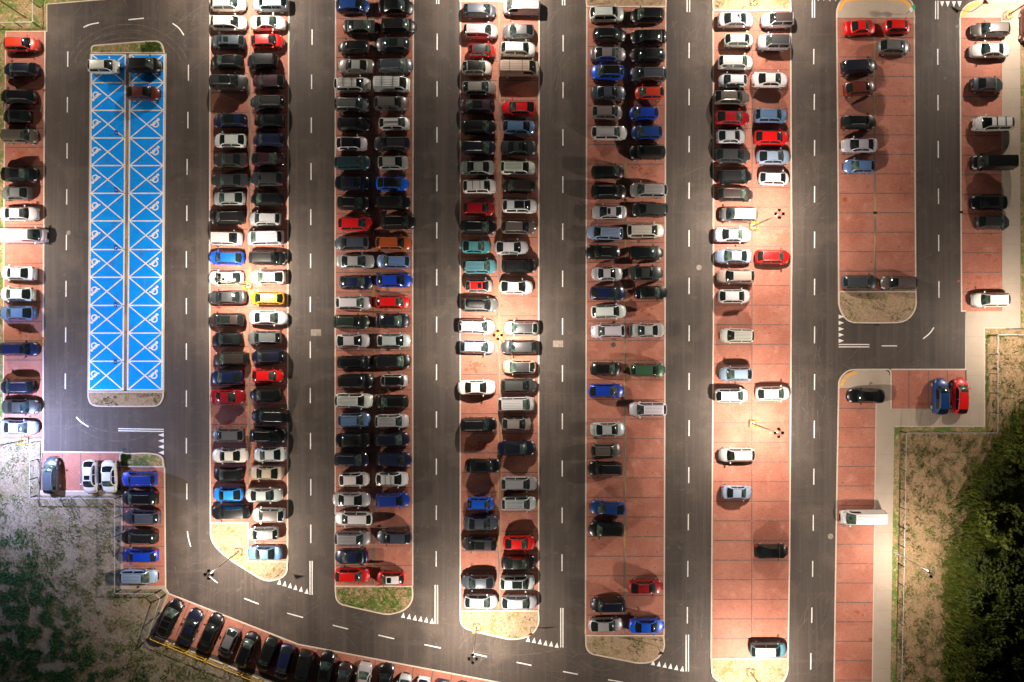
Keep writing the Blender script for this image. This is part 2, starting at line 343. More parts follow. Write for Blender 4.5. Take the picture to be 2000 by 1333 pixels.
for x, y, ux in ((372, 1175, 0), (406, 1191, 0), (442, 1205, 0), (478, 1219, 0), (512, 1233, 0), (548, 1246, 0), (584, 1260, 2), (622, 1267, 1), (659, 1275, 1), (697, 1282, 1), (734, 1289, 1), (771, 1296, 1), (808, 1303, 1), (846, 1310, 1), (883, 1317, 1), (920, 1324, 1)):
    dx, dy = {0: (-29, 69), 1: (-14, 73), 2: (-20, 72)}[ux]
    ribbon(G, [(x, y), (x+dx, y+dy)], .12, .016)
for x0, x1, y0, y1 in ((488, 487, -200, 1018), (731, 729.5, -200, 1142), (976, 974.5, 7, 1190), (1222, 1219.5, 17, 1238), (1708, 1709.5, 38, 568)):
    ribbon(GU, [(x0, y0), (x1, y1)], .30, .0165)
ribbon(G, [(1469, 24), (1468, 1284)], .13, .0165)
ribbon(GU, [(249.6, 107), (247.5, 440), (244.6, 762)], .36, .0165)
tag(G.build('bay_division_rows', M['grey_line']), kind='structure')
tag(GU.build('centre_gutters', M['gutter']), kind='structure')
ST = MB(); rs = random.Random(5)
for cx, cy, n, sp in ((930, 712, 26, 9), (935, 870, 24, 12), (1263, 334, 18, 10), (960, 600, 16, 14), (45, 492, 14, 12), (45, 645, 12, 10), (43, 300, 9, 10), (449, 830, 16, 12), (1262, 610, 10, 12), (1910, 540, 16, 14), (1930, 500, 12, 14), (1240, 985, 8, 14), (1180, 1060, 8, 12), (445, 517, 12, 12), (445, 600, 10, 12), (520, 517, 10, 12), (1670, 1200, 7, 14), (1500, 640, 6, 12), (1440, 700, 6, 12)):
    for k in range(n):
        px, py = rs.gauss(cx, sp), rs.gauss(cy, sp*.55); c = P(px, py); r_ = rs.uniform(.05, .30); m_ = rs.randint(9, 13); el = rs.uniform(.4, 1)
        vs = [(c.x+r_*rs.uniform(.55, 1.3)*math.cos(6.283*i/m_), c.y+el*r_*rs.uniform(.55, 1.3)*math.sin(6.283*i/m_), .0150+.00008*k) for i in range(m_)]
        ST.add(vs, [tuple(range(m_))])
for _ in range(150):
    px, py = rs.choice([(rs.uniform(1400, 1535), rs.uniform(400, 1270)), (rs.uniform(1645, 1780), rs.uniform(80, 540)), (rs.uniform(1152, 1290), rs.uniform(680, 1150)), (rs.uniform(1640, 1700), rs.uniform(800, 1330)), (rs.uniform(1885, 1950), rs.uniform(120, 600)), (rs.uniform(15, 80), rs.uniform(280, 720))])
    c = P(px, py); r_ = rs.uniform(.03, .12); m_ = 9
    ST.add([(c.x+r_*rs.uniform(.6, 1.3)*math.cos(6.283*i/m_), c.y+r_*rs.uniform(.5, 1.2)*math.sin(6.283*i/m_), .0142+.000004*_) for i in range(m_)], [tuple(range(m_))], 1)
tag(ST.build('damp_stains', [M['stain'], M['oil']]), kind='structure')
# white paint: lane dashes, double lines, yield triangles, blue-bay crosses
L_ = MB(); ZL = .006
def dash(a, b, w=.14): ribbon(L_, [a, b], w, ZL)
def vroad(x0, x1, ys, y_ref=(0, 1333)):
    for a, b in ys:
        f = lambda y: x0+(x1-x0)*(y-y_ref[0])/(y_ref[1]-y_ref[0])
        dash((f(a), a), (f(b), b))
vroad(132.5, 127.5, [(12-2, 12), (101, 131), (190, 220), (280, 310), (370, 400), (459, 489), (549, 580), (640, 669), (730, 760)][1:], (100, 760))
for a, b, x in [(127, 158, 368), (219, 251, 367), (311, 342, 365.5), (402, 432, 365), (491, 523, 364), (583, 614, 364), (671, 703, 364), (763, 795, 364), (856, 886, 364), (945, 976, 365)]: dash((x, a), (x, b))
ribbon(L_, chaikin([(366, 1038), (368, 1052), (372.5, 1068)]), .14, ZL)
for a, b in (((408.6, 1126), (425, 1139)), ((477, 1169), (505, 1180)), ((561, 1198), (592, 1206.5)), ((650, 1221.5), (680, 1229)), ((739, 1241), (770, 1248)), ((829, 1259.5), (861, 1266)), ((922, 1276.5), (951, 1283)), ((1009, 1294), (1038, 1300)), ((1099.6, 1312), (1128.6, 1317.5)), ((1187.5, 1328), (1217, 1333)), ((1275, 1344), (1305, 1349))): dash(a, b)
for a, b, x in [(-32, -2, 610), (58, 88, 609.5), (146, 174, 608.6), (230, 260, 608), (319, 352, 607.5), (409, 440, 607), (496, 524, 606.6), (580, 610, 606), (667, 700, 606), (758, 788, 606), (846, 878, 606.4), (936, 968, 607), (1025, 1061, 607)]: dash((x, a), (x, b))
for a, b in [(66, 98), (159, 189), (249, 279), (342, 374), (435, 466), (526, 558), (619, 650), (712, 743), (804, 836), (896, 928), (988, 1016), (1077, 1107)]: dash((854-a*.0019, a), (854-b*.0019, b))
for a, b in [(69, 101), (161, 192), (253, 285), (345, 377), (437, 469), (529, 561), (622, 654), (714, 746), (808, 839), (900, 931), (992, 1022), (1083, 1116)]: dash((1100-a*.0021, a), (1100-b*.0021, b))
for a, b in [(84, 114), (174, 206), (266, 298), (357, 389), (450, 482), (543, 575), (636, 667), (729, 762), (821, 852), (913, 944), (1004, 1036), (1096, 1127), (1186, 1218)]:
    x = 1346 if a < 850 else 1346-(a-850)*.0102; dash((x, a), (x-.2, b))
for a, b, x in [(96, 126, 1589.5), (184, 215, 1590.5), (274, 305, 1591), (364, 396, 1591), (453, 485, 1591), (545, 577, 1591), (638, 671, 1591), (731, 762, 1591), (822, 856, 1590.5), (916, 947, 1589.7), (1006, 1037, 1588.5), (1096, 1127, 1587.3), (1187, 1217, 1585.7), (1276, 1308, 1583.7)]: dash((x, a), (x-.3, b))
for a, b in [(96, 127), (186, 216), (276, 309), (369, 399), (459, 491), (550, 582)]: dash((1831+a*.005, a), (1831+b*.005, b))
for x, a, b in ((605.5, 1096, 1162), (609.7, 1096, 1162), (850, 1143, 1219), (854.5, 1143, 1219), (852.7, -60, 8), (857, -60, 8), (1095.2, 1188, 1265), (1099.5, 1188, 1265), (1098.5, -60, 11), (1103, -60, 11), (1340, 1240, 1312), (1344.7, 1240, 1312), (1342, -60, 24), (1347, -60, 24), (1586.5, -60, 35), (1590.8, -60, 35), (1827.3, 2, 38), (1832, 2, 38)): dash((x, a), (x, b), .13)
for a, b in (((231, 837.7), (320, 839)), ((231, 841.7), (320, 843)), ((1638, 673.3), (1698, 673.3)), ((1638, 678), (1698, 678)), ((1722, 676), (1752, 676))): dash(a, b, .13)
for c in ([(163, 54), (175, 48), (193, 45)], [(251, 39), (266, 37.5), (281, 36)], [(337, 46), (350, 55), (359, 69)], [(149, 815), (158, 825), (173, 834)], [(1824, 640), (1816, 652), (1803, 662)]): ribbon(L_, chaikin(c), .15, ZL)
def tri(ax, ay, bx, by, w=8.2):
    a = P(ax, ay); b = P(bx, by); d = (b-a).normalized(); n = Vector((-d.y, d.x, 0))*(w/30)
    q = [a+n, a-n, b]
    for v in q: v.z = ZL
    c = (q[1]-q[0]).cross(q[2]-q[0]); L_.add(q, [(0, 1, 2) if c.z > 0 else (0, 2, 1)])
for y in (850, 861.5, 873, 884.5): tri(320, y, 309, y)
for y in (619, 631, 643, 654.5, 666): tri(1638, y, 1648.5, y)
for x, y in ((545, 1142), (555.5, 1145.3), (566, 1149), (576.5, 1152.5), (587.5, 1156), (598.5, 1160), (787, 1207), (798.5, 1209.5), (810, 1212), (821, 1214), (832, 1216), (843, 1218.5), (1031, 1254), (1042.5, 1256), (1054, 1258.5), (1065, 1261), (1076, 1263), (1087, 1265.5), (1275, 1299.5), (1286.5, 1302), (1298, 1304.3), (1309, 1306.5), (1320.5, 1309), (1332, 1311.5)): tri(x, y, x+1.5, y-10.5)
for x in (1840, 1851, 1863, 1874): tri(x, 3, x, 14)
for x in (1598, 1609, 1621, 1632): tri(x, -8, x, 3)
ZB = .0175
rows = [107, 162, 216, 270, 324, 378, 432, 488, 542, 597, 651, 706, 762]
for i, y in enumerate(rows):
    f = (y-107)/655
    xs = ((179.5-4.5*f, 244.5-4.5*f), (255-5*f, 320-4.5*f))
    for s, (a, b) in enumerate(xs):
        ribbon(L_, [(a, y), (b, y)], .16, ZB)
        if i < 12:
            y2 = rows[i+1]; f2 = (y2-107)/655
            a2, b2 = ((179.5-4.5*f2, 244.5-4.5*f2), (255-5*f2, 320-4.5*f2))[s]
            ribbon(L_, [(a, y), (b2, y2)], .15, ZB+.001); ribbon(L_, [(b, y), (a2, y2)], .15, ZB+.002)
for l in ([(178.8, 106), (174, 763)], [(245, 106), (243, 440), (240.3, 763)], [(254, 106), (251.8, 440), (249.3, 763)], [(321, 106), (316.5, 763)]): ribbon(L_, l, .20, ZB+.003)
tag(L_.build('road_markings', M['white_line']), kind='structure')
TM = MB(); _tz = [.0022]
def tz(): _tz[0] += .000012; return _tz[0]
def arc(cx, cy, rx, ry, a0, a1, w=.14): ribbon(TM, [(cx+rx*math.cos(R(a)), cy-ry*math.sin(R(a))) for a in range(a0, a1+1, 4 if a1 > a0 else -4)], w, tz())
for r_ in (0, 11): arc(250, 150, 122-r_, 102-r_, 20, 160); arc(250, 130, 104-r_, 66-r_, 30, 175)
arc(455, 40, 115, 112, -88, -20, .12); arc(455, 40, 126, 124, -80, -10, .12); arc(300, 40, 130, 120, -60, 0, .1)
arc(1000, 1130, 240, 150, -110, -60, .12); arc(430, 1080, 90, 150, -170, -110, .12); arc(1180, 1150, 90, 160, -120, -60, .1); arc(230, 770, 95, 75, -150, -60, .12); arc(232, 780, 105, 82, -140, -50, .12)
rt = random.Random(21)
for x0, y0, x1, y1, n, aa in ((300, 15, 405, 95, 14, 30), (215, 10, 330, 70, 8, 80), (860, 1222, 1030, 1325, 26, 80), (1060, 1275, 1340, 1332, 26, 10), (1345, 1230, 1385, 1330, 10, 90), (1546, 1180, 1630, 1333, 20, 80), (560, 1185, 760, 1245, 16, 15), (330, 1080, 520, 1180, 14, 35), (1548, 300, 1630, 430, 22, 60), (1548, 620, 1632, 860, 24, 85), (1060, 30, 1140, 200, 14, 60), (1305, 20, 1388, 190, 16, 75), (1790, 60, 1870, 250, 10, 88), (1645, 690, 1870, 720, 8, 5), (95, 700, 170, 850, 12, 60), (815, 960, 895, 1120, 10, 85), (1305, 280, 1345, 420, 12, 65), (110, 20, 200, 100, 10, 60)):
    for _ in range(n):
        px, py = rt.uniform(x0, x1), rt.uniform(y0, y1); a_ = R(rt.gauss(aa, 22)); cur = rt.gauss(0, .25); q = [(px, py)]
        for k_ in range(rt.randint(3, 9)): px += 6*math.cos(a_); py -= 6*math.sin(a_); a_ += cur*.3; q.append((px, py))
        ribbon(TM, q, rt.uniform(.03, .09), tz())
ribbon(TM, [(1546, 122), (1634, 122)], .06, tz()); ribbon(TM, [(1638, 613), (1600, 612)], .05, tz()); ribbon(TM, [(780, 1198), (1340, 1322)], .04, tz()); ribbon(TM, [(1060, 1310), (1390, 1334)], .05, tz())
tag(TM.build('tyre_marks', M['tyremark']), kind='structure')
WS = MB()
def wheelchair(cx, cy, s):
    q = lambda x, y: (cx+s*x, cy+s*y)
    ribbon(WS, [q(5.4*math.cos(t), 5.4*math.sin(t)+1) for t in [R(a) for a in range(-75, 215, 18)]], .17, ZB+.003)
    ribbon(WS, [q(3.2, -6), q(-1.5, -3.5), q(-2.8, 1.2), q(-6, 2.6), q(-10.5, 2.2)], .20, ZB+.004)
    ribbon(WS, [q(-4.5, -2.5), q(0.5, -0.5)], .13, ZB+.0055)
    c = P(*q(5, -8)); WS.disc((c.x, c.y), .19, ZB+.003, 12)
for i in range(12):
    f = (rows[i]-107)/655; ym = (rows[i]+rows[i+1])/2
    wheelchair(187.5-4*f, ym-2, -1); wheelchair(305-4.5*f, ym-1, 1)
tag(WS.build('wheelchair_symbols', M['white_line']), kind='structure')

# ---------------------------------------------------------------- cars
# kind: length, width, height, t of windscreen foot, windscreen top, roof end, rear glass foot, nose height, cowl height, tail height
KINDS = {
 'hatch': (4.30, 1.80, 1.47, .235, .405, .80, .955, .70, .96, .99),
 'city': (3.65, 1.68, 1.50, .19, .36, .82, .965, .74, .98, 1.00),
 'sedan': (4.70, 1.83, 1.45, .245, .405, .66, .835, .68, .95, 1.01),
 'estate': (4.70, 1.82, 1.49, .235, .385, .86, .965, .68, .95, .99),
 'suv': (4.55, 1.88, 1.68, .22, .36, .85, .965, .86, 1.08, 1.10),
 'mpv': (4.60, 1.86, 1.78, .165, .335, .90, .980, .80, 1.05, 1.08),
 'hatch2': (4.10, 1.77, 1.52, .205, .375, .84, .965, .76, .99, 1.02),
 'hatch3': (4.40, 1.82, 1.44, .250, .425, .73, .935, .66, .93, .99),
 'sedan2': (4.85, 1.86, 1.44, .265, .410, .63, .80, .66, .93, .97),
 'estate2': (4.65, 1.83, 1.52, .220, .365, .89, .975, .72, .98, 1.02),
 'suv2': (4.40, 1.84, 1.62, .235, .385, .82, .955, .82, 1.04, 1.08),
 'suv3': (4.70, 1.92, 1.74, .245, .360, .90, .975, .92, 1.12, 1.12),
 'van': (5.30, 1.95, 2.05, .125, .265, .970, .990, .92, 1.18, 1.25),
}
FR = [0, .22, .50, .80, .955, 1.015, 1.04]
WR = [.89, .97, 1.0, .98, .90, .60, 0]
def car_meshes(kind):
    L, Wd, H, a, b, c, d, zn, zc, zt = KINDS[kind]
    def X(t): return L*(.5-t)
    boxy = kind in ('van', 'mpv')
    def belt(t):
        if t < a: 
            s = t/a; return zn*.82+(zc-zn*.82)*(1-(1-s)**1.9)
        if t < .93: return zc+(zt-zc)*(t-a)/(.93-a)
        s = (t-.93)/.07; return zt-(.30 if not boxy else .18)*s*s*zt
    def hw(t):
        w = Wd/2
        if t < .20: w *= 1-(.20 if not boxy else .14)*(1-t/.20)**2.2
        if t > .80: w *= 1-(.12 if not boxy else .04)*((t-.80)/.20)**2
        return w
    def pt(t, k, side=1, off=0.0):
        i = min(int(k), 5); f = k-i
        fr = FR[i]*(1-f)+FR[i+1]*f; wr = WR[i]*(1-f)+WR[i+1]*f
        zb = belt(t); z = .20+(zb-.20)*fr; y = hw(t)*wr
        x = X(t)
        if t < .22: x -= (.40 if not boxy else .24)*(y/(Wd/2))**2.4*(1-t/.22)
        if t > .85: x += (.30 if not boxy else .07)*(y/(Wd/2))**2.4*((t-.85)/.15)
        if t < .02: x -= .10*max(0, fr-.5)
        return Vector((x+ (off if t < .12 else (-off if t > .9 else 0)), side*(y+(off if k < 4 else 0)), z+(off if k >= 3 else 0)))
    ts = [0, .012, .03, .06, .10, .15, a, .28, .34, .4, .5, .6, .7, .78, .84, .89, .93, .96, .982, .994, 1.0]
    ts = sorted(set(ts))
    ks = [0, 1, 2, 3, 4, 5, 6]
    body = MB(); ring = []
    for t in ts:
        r = [pt(t, k, -1) for k in ks]+[pt(t, k, 1) for k in reversed(ks[:-1])]
        ring.append(r)
    n = len(ring[0])
    for i in range(len(ts)-1):
        for j in range(n-1):
            m = 1 if (j == 0 or j == n-2) else 0
            body.add([ring[i][j], ring[i+1][j], ring[i+1][j+1], ring[i][j+1]], [(3, 2, 1, 0)], m)
    body.add(ring[0], [tuple(range(n))], 0); body.add(ring[-1], [tuple(reversed(range(n)))], 0)
    # greenhouse
    def gz(t):
        zr = H-.02; crown = .045*math.sin(math.pi*min(1, max(0, (t-b)/(c-b))))
        if t <= b: return belt(a)+(zr-belt(a))*math.sin(math.pi/2*((t-a)/(b-a)))**.92
        if t <= c: return zr+crown*.8-.02*(t-b)/(c-b)*(0 if boxy else 1.5)
        e = belt(min(d, .93)); s = (t-c)/(d-c); return (zr-.03)+(e-(zr-.03))*(s**1.25)
    tb = .29 if not boxy else .13
    def gp(t, side, u, top):       # top: u lateral 1..0 ; side: u height 0..1
        z1 = gz(t); zb_ = belt(min(t, .93))-.03; yb = min(hw(t), Wd/2)*.915
        h = z1-zb_; ye = yb-h*tb*1.35-.03
        x = X(t)
        if top:
            y = ye*u; z = z1+(.035*(1-u*u))*min(1, h/.3)
            bow = .13*(1-u*u) if t < (a+b)/2+.03 else (-.13*(1-u*u)*min(1, (t-c)/(d-c)*2.5) if t > c else 0)
            if t <= b and t >= (a+b)/2+.03: bow = .13*(1-u*u)*(b-t)/(b-(a+b)/2)
            return Vector((x+bow, side*y, z))
        f = u; y = yb+(ye-yb)*(f**1.3); z = zb_+(z1-zb_)*f
        return Vector((x, side*y, z))
    gt = [a, a+(b-a)*.08, a+(b-a)*.3, a+(b-a)*.5, a+(b-a)*.7, b-.008, b+.006, b+(c-b)*.2, b+(c-b)*.44, b+(c-b)*.48, b+(c-b)*.7, b+(c-b)*.92, c-.006, c+.006, c+(d-c)*.3, c+(d-c)*.6, c+(d-c)*.86, d]
    roof = MB(); ws = MB(); rw = MB(); sw = {1: MB(), -1: MB()}
    us = [1, .90, .5, 0]; vs = [0, .14, .84, 1.0]
    for i in range(len(gt)-1):
        t0, t1 = gt[i], gt[i+1]
        for side in (1, -1):
            for q in range(3):
                f = [gp(t0, side, us[q], 1), gp(t1, side, us[q], 1), gp(t1, side, us[q+1], 1), gp(t0, side, us[q+1], 1)]
                fc = [(0, 1, 2, 3)] if side < 0 else [(3, 2, 1, 0)]
                if 6 <= i < 12: roof.add(f, [(3, 2, 1, 0)] if side < 0 else [(0, 1, 2, 3)]); continue
                if i in (5, 12): tgt = body if q == 0 else (ws if i == 5 else rw)
                elif q == 0: tgt = body
                elif 0 <= i < 5: tgt = ws
                elif 13 <= i < 16: tgt = rw if kind != 'van' else body
                else: tgt = body
                if i == 12: tgt = body if kind != 'van' else roof
                if i == 5: tgt = ws if q else body
                tgt.add(f, [(3, 2, 1, 0)] if side < 0 else [(0, 1, 2, 3)])
            for q in range(3):
                f = [gp(t0, side, vs[q], 0), gp(t1, side, vs[q], 0), gp(t1, side, vs[q+1], 0), gp(t0, side, vs[q+1], 0)]
                gl = q == 1 and ((2 <= i <= 7) or (9 <= i <= 12) or (i == 13 and kind[:4] in ('hatc', 'city', 'seda')))
                if kind == 'van': gl = q == 1 and (2 <= i <= 6)
                (sw[side] if gl else body).add(f, [(3, 2, 1, 0)] if side > 0 else [(0, 1, 2, 3)])
    f = [gp(d, -1, u, 0) for u in (0, 1)]+[gp(d, 1, u, 0) for u in (1, 0)]; body.add(f, [(0, 1, 2, 3)])
    def seam(tk, w=.016):
        q = [(side, t, k) for side in (1,) for t, k in tk]
        for side in (1, -1):
            for (t0, k0), (t1, k1) in zip(tk, tk[1:]):
                p0, p1 = pt(t0, k0, side, .004), pt(t1, k1, side, .004)
                if abs(t1-t0) > .02: dd = Vector((0, w, 0)) if k0 > 3 else Vector((0, 0, w))
                else: dd = Vector((w, 0, 0))
                body.add([p0-dd, p1-dd, p1+dd, p0+dd], [(0, 1, 2, 3)], 1)
    seam([(.05, 4.3), (.10, 4.25), (.15, 4.2), (a-.01, 4.15)]); seam([(.045, 4.3), (.04, 5), (.04, 6)])
    for td in (a+.10, (a+d)/2+.02, d-.16): seam([(td, 1), (td, 2), (td, 3), (td, 4)], .012)
    seam([(.975, 3.6), (.975, 4.5), (.972, 6)], .012)
    def patch(t0, t1, k0, k1, side, off=.012, nt=4, nk=4):
        m_ = MB()
        g_ = [[pt(t0+(t1-t0)*i/nt, k0+(k1-k0)*j/nk, side, off) for j in range(nk+1)] for i in range(nt+1)]
        for i in range(nt):
            for j in range(nk): m_.add([g_[i][j], g_[i+1][j], g_[i+1][j+1], g_[i][j+1]], [(0, 1, 2, 3)] if side > 0 else [(3, 2, 1, 0)])
        return m_
    parts = []
    def put(name, mb, mats, smooth=True, loc=(0, 0, 0)):
        me = bpy.data.meshes.new(kind+'_'+name); me.from_pydata([tuple(v) for v in mb.v], [], mb.f)
        for m in mats: me.materials.append(m)
        me.polygons.foreach_set('material_index', mb.m)
        import bmesh
        bm = bmesh.new(); bm.from_mesh(me); bmesh.ops.remove_doubles(bm, verts=bm.verts, dist=.0008); bmesh.ops.recalc_face_normals(bm, faces=bm.faces) if False else None; bm.to_mesh(me); bm.free()
        me.polygons.foreach_set('use_smooth', [smooth]*len(me.polygons))
        if smooth: me.set_sharp_from_angle(angle=R(32))
        parts.append((name, me, loc)); return me
    put('body', body, [M['paint'], M['trim']])
    for u0 in (-.955, .955):
        for q_ in range(6):
            ta, tb2 = b+(c-b)*(.01+.98*q_/6), b+(c-b)*(.01+.98*(q_+1)/6); sg = 1 if u0 > 0 else -1
            roof.add([gp(t_, sg, abs(u0), 1)+Vector((0, w_, .007)) for t_, w_ in ((ta, -.024), (ta, .024), (tb2, .024), (tb2, -.024))], [(0, 3, 2, 1)], 1)
    if boxy or kind in ('suv3', 'estate2'):
        for u0 in (-.6, -.3, 0, .3, .6):
            t0_, t1_ = b+(c-b)*.06, b+(c-b)*.94
            for q_ in range(6):
                ta, tb2 = t0_+(t1_-t0_)*q_/6, t0_+(t1_-t0_)*(q_+1)/6
                roof.add([gp(t_, 1 if u0 >= 0 else -1, abs(u0), 1)+Vector((0, w_, .006)) for t_, w_ in ((ta, -.018), (ta, .018), (tb2, .018), (tb2, -.018))], [(0, 3, 2, 1)], 1)
    put('roof', roof, [M['paint'], M['trim']])
    put('windscreen', ws, [M['winds']])
    if kind != 'van': put('rear_window', rw, [M['glass']])
    for s in (1, -1): put('side_window', sw[s], [M['glass']])
    for s in (1, -1):
        put('headlight', patch(.018, .085, 3.3, 4.5, s), [M['lampglass']])
        put('taillight', patch(.955, .993, 3.0, 4.4, s), [M['red']])
    gr = MB(); gr.box((L/2-.02, 0, zn*.62), (.07, Wd*.46, zn*.22), 0); put('grille', gr, [M['blackmetal']], False)
    r = .35 if kind[:3] in ('suv', 'van', 'mpv') else .315
    wm = MB()
    for rr, x0, x1, m in ((r, -.10, .10, 0), (r*.66, .10, .112, 1)):
        wm.tube((0, x0, 0), (0, x1, 0), rr, rr, 20, m)
    wl = put('wheel', wm, [M['tyre'], M['rim']], True, (X(.185), Wd/2-.095, r))
    parts.append(('wheel', wl, (X(.80), Wd/2-.095, r)))
    wm2 = MB()
    for rr, x0, x1, m in ((r, -.10, .10, 0), (r*.66, -.112, -.10, 1)): wm2.tube((0, x0, 0), (0, x1, 0), rr, rr, 20, m)
    wl = put('wheel', wm2, [M['tyre'], M['rim']], True, (X(.185), -Wd/2+.095, r))
    parts.append(('wheel', wl, (X(.80), -Wd/2+.095, r)))
    for s in (1, -1):
        mm = MB(); mm.box((0, 0, 0), (.13, .20, .14)); mm.tube((0, -s*.05, -.03), (.02, -s*.16, -.05), .03)
        put('mirror', mm, [M['paint']], False, (X(a+(b-a)*.42), s*(Wd/2+.075), belt(a)+.10))
    # optional extras share the kind's roof geometry
    ex = {}
    rl = []
    ye = abs(gp((b+c)/2, 1, 1, 1).y)
    for s in (1, -1):
        m_ = MB(); q = [gp(b+(c-b)*f, s, .93, 1)+Vector((0, 0, z)) for f, z in ((.06, .01), (.12, .065), (.5, .07), (.86, .065), (.93, .01))]
        m_.path(q, .022, 6); me = bpy.data.meshes.new(kind+'_roof_rail'); me.from_pydata([tuple(v) for v in m_.v], [], m_.f); me.materials.append(M['chrome']); rl.append(me)
    ex['rail'] = rl
    cb = []
    for f in (.25, .68):
        m_ = MB(); t = b+(c-b)*f; z = gz(t)+.10; m_.box((X(t), 0, z), (.07, 2*ye+.02, .03))
        for s in (1, -1): m_.box((X(t), s*(ye-.03), z-.05), (.06, .06, .10))
        me = bpy.data.meshes.new(kind+'_crossbar'); me.from_pydata([tuple(v) for v in m_.v], [], m_.f); me.materials.append(M['trim']); cb.append(me)
    ex['bars'] = cb
    def roofpatch(f0, f1, u, mt, nm, off=.012, y0=None):
        m_ = MB(); tt = [b+(c-b)*(f0+(f1-f0)*i/5) for i in range(6)]; uu = [-u, -u*.5, 0, u*.5, u] if y0 is None else [y0-u, y0+u]
        g_ = [[gp(t, 1 if x_ >= 0 else -1, abs(x_), 1)+Vector((0, 0, off)) for x_ in uu] for t in tt]
        for i in range(5):
            for j in range(len(uu)-1): m_.add([g_[i][j], g_[i+1][j], g_[i+1][j+1], g_[i][j+1]], [(0, 1, 2, 3)])
        me = bpy.data.meshes.new(kind+'_'+nm); me.from_pydata([tuple(v) for v in m_.v], [], m_.f); me.materials.append(mt)
        me.polygons.foreach_set('use_smooth', [True]*len(me.polygons)); return me
    ex['sun'] = [roofpatch(.10, .42, .62, M['glass'], 'sunroof')]
    ex['pano'] = [roofpatch(.04, .60, .80, M['glass'], 'panoramic_roof')]
    ex['stripe'] = [roofpatch(.02, .98, .07, M['blackmetal'], 'roof_stripe', .012, -.25), roofpatch(.02, .98, .07, M['blackmetal'], 'roof_stripe', .012, .05)]
    m_ = MB()
    rings = []
    for f, w_, h_ in ((0, .2, .08), (.06, .36, .22), (.2, .43, .33), (.6, .44, .36), (.92, .40, .34), (1, .32, .22)):
        x = X(b)+.12-f*(L*(c-b)*.95); rings.append([(x, w_*math.cos(t), H+.12+h_*(.5+.5*math.sin(t))) for t in [2*math.pi*i/14 for i in range(14)]])
    for r0, r1 in zip(rings, rings[1:]): m_.add(r0+r1, [(i, (i+1) % 14, 14+(i+1) % 14, 14+i) for i in range(14)])
    m_.add(rings[0], [tuple(range(14))]); m_.add(rings[-1], [tuple(range(14))])
    me = bpy.data.meshes.new('roof_box'); me.from_pydata([tuple(v) for v in m_.v], [], m_.f); me.materials.append(M['trim']); me.polygons.foreach_set('use_smooth', [True]*len(me.polygons)); ex['box'] = [me]
    ex['ant'] = []
    m_ = MB(); xa = X(c-.03); za = gz(c-.03); m_.add([(xa+.09, 0, za+.01), (xa-.08, .03, za+.0), (xa-.08, -.03, za+.0), (xa-.07, 0, za+.09)], [(0, 1, 3), (1, 2, 3), (2, 0, 3), (0, 2, 1)])
    me = bpy.data.meshes.new('aerial_fin'); me.from_pydata([tuple(v) for v in m_.v], [], m_.f); me.materials.append(M['trim']); ex['ant'] = [me]
    return parts, ex
VAR = {'hatch': ['hatch', 'hatch2', 'hatch3'], 'sedan': ['sedan', 'sedan2'], 'estate': ['estate', 'estate2'], 'suv': ['suv', 'suv2', 'suv3']}
CAR = {k: car_meshes(k) for k in KINDS}
EXN = {'rail': 'roof_rail', 'bars': 'crossbar', 'sun': 'sunroof', 'pano': 'panoramic_roof', 'stripe': 'roof_stripe', 'box': 'roof_box', 'ant': 'aerial'}
COLS = {
 'wh': ('white', (.72, .71, .70)), 'cr': ('cream', (.66, .60, .50)), 'si': ('silver', (.42, .42, .43)), 'sw': ('pale silver', (.56, .56, .57)), 'sb': ('silver-blue', (.26, .33, .43)),
 'lg': ('light grey', (.33, .325, .33)), 'gr': ('grey', (.13, .128, .13)), 'wg': ('warm grey', (.19, .165, .165)), 'dg': ('dark grey', (.038, .038, .041)), 'sl': ('slate grey', (.055, .068, .088)),
 'bk': ('black', (.0065, .0065, .007)), 'bb': ('glossy black', (.004, .004, .0052)), 'nv': ('navy', (.008, .014, .055)), 'nb': ('blue-black', (.008, .010, .026)), 'db': ('deep blue', (.01, .05, .22)), 'bl': ('bright blue', (.005, .10, .72)),
 'sk': ('sky blue', (.015, .22, .70)), 'rb': ('royal blue', (.006, .045, .42)), 'st': ('steel blue', (.10, .19, .36)), 'lb': ('light steel-blue', (.22, .31, .44)), 'tl': ('teal', (.06, .24, .27)), 'tb': ('teal-blue', (.10, .28, .36)), 'dt': ('dark teal', (.018, .055, .075)),
 'rd': ('bright red', (.72, .008, .008)), 'dr': ('dark red', (.32, .006, .012)), 'or': ('orange-red', (.58, .035, .012)), 'ob': ('burnt orange', (.42, .075, .012)), 'ye': ('yellow', (.85, .45, .01)), 'gn': ('green', (.035, .11, .055)), 'dn': ('dark green', (.014, .028, .018)),
 'be': ('champagne', (.46, .37, .27)), 'bz': ('beige', (.38, .31, .25)), 'br': ('dark brown', (.034, .022, .019)), 'ta': ('taupe', (.11, .088, .078)), 'pl': ('plum', (.045, .016, .026)), 'rbw': ('reddish brown', (.12, .022, .014)), 'gs': ('greenish silver', (.30, .34, .28)), 'pk': ('pinkish beige', (.36, .28, .26)),
}
KW = {'h': 'hatch', 'c': 'city', 's': 'sedan', 'e': 'estate', 'u': 'suv', 'm': 'mpv', 'v': 'van'}
NAME = {'hatch': 'hatchback', 'city': 'city_car', 'sedan': 'sedan', 'estate': 'estate_car', 'suv': 'suv', 'mpv': 'minivan', 'van': 'van'}
WORD = {'hatch': 'hatchback', 'city': 'small car', 'sedan': 'sedan', 'estate': 'estate', 'suv': 'SUV', 'mpv': 'minivan', 'van': 'van'}
EXW = {'rail': 'roof rails', 'bars': 'crossbars', 'sun': 'sunroof', 'pano': 'glass roof', 'stripe': 'black roof stripes', 'box': 'roof box'}
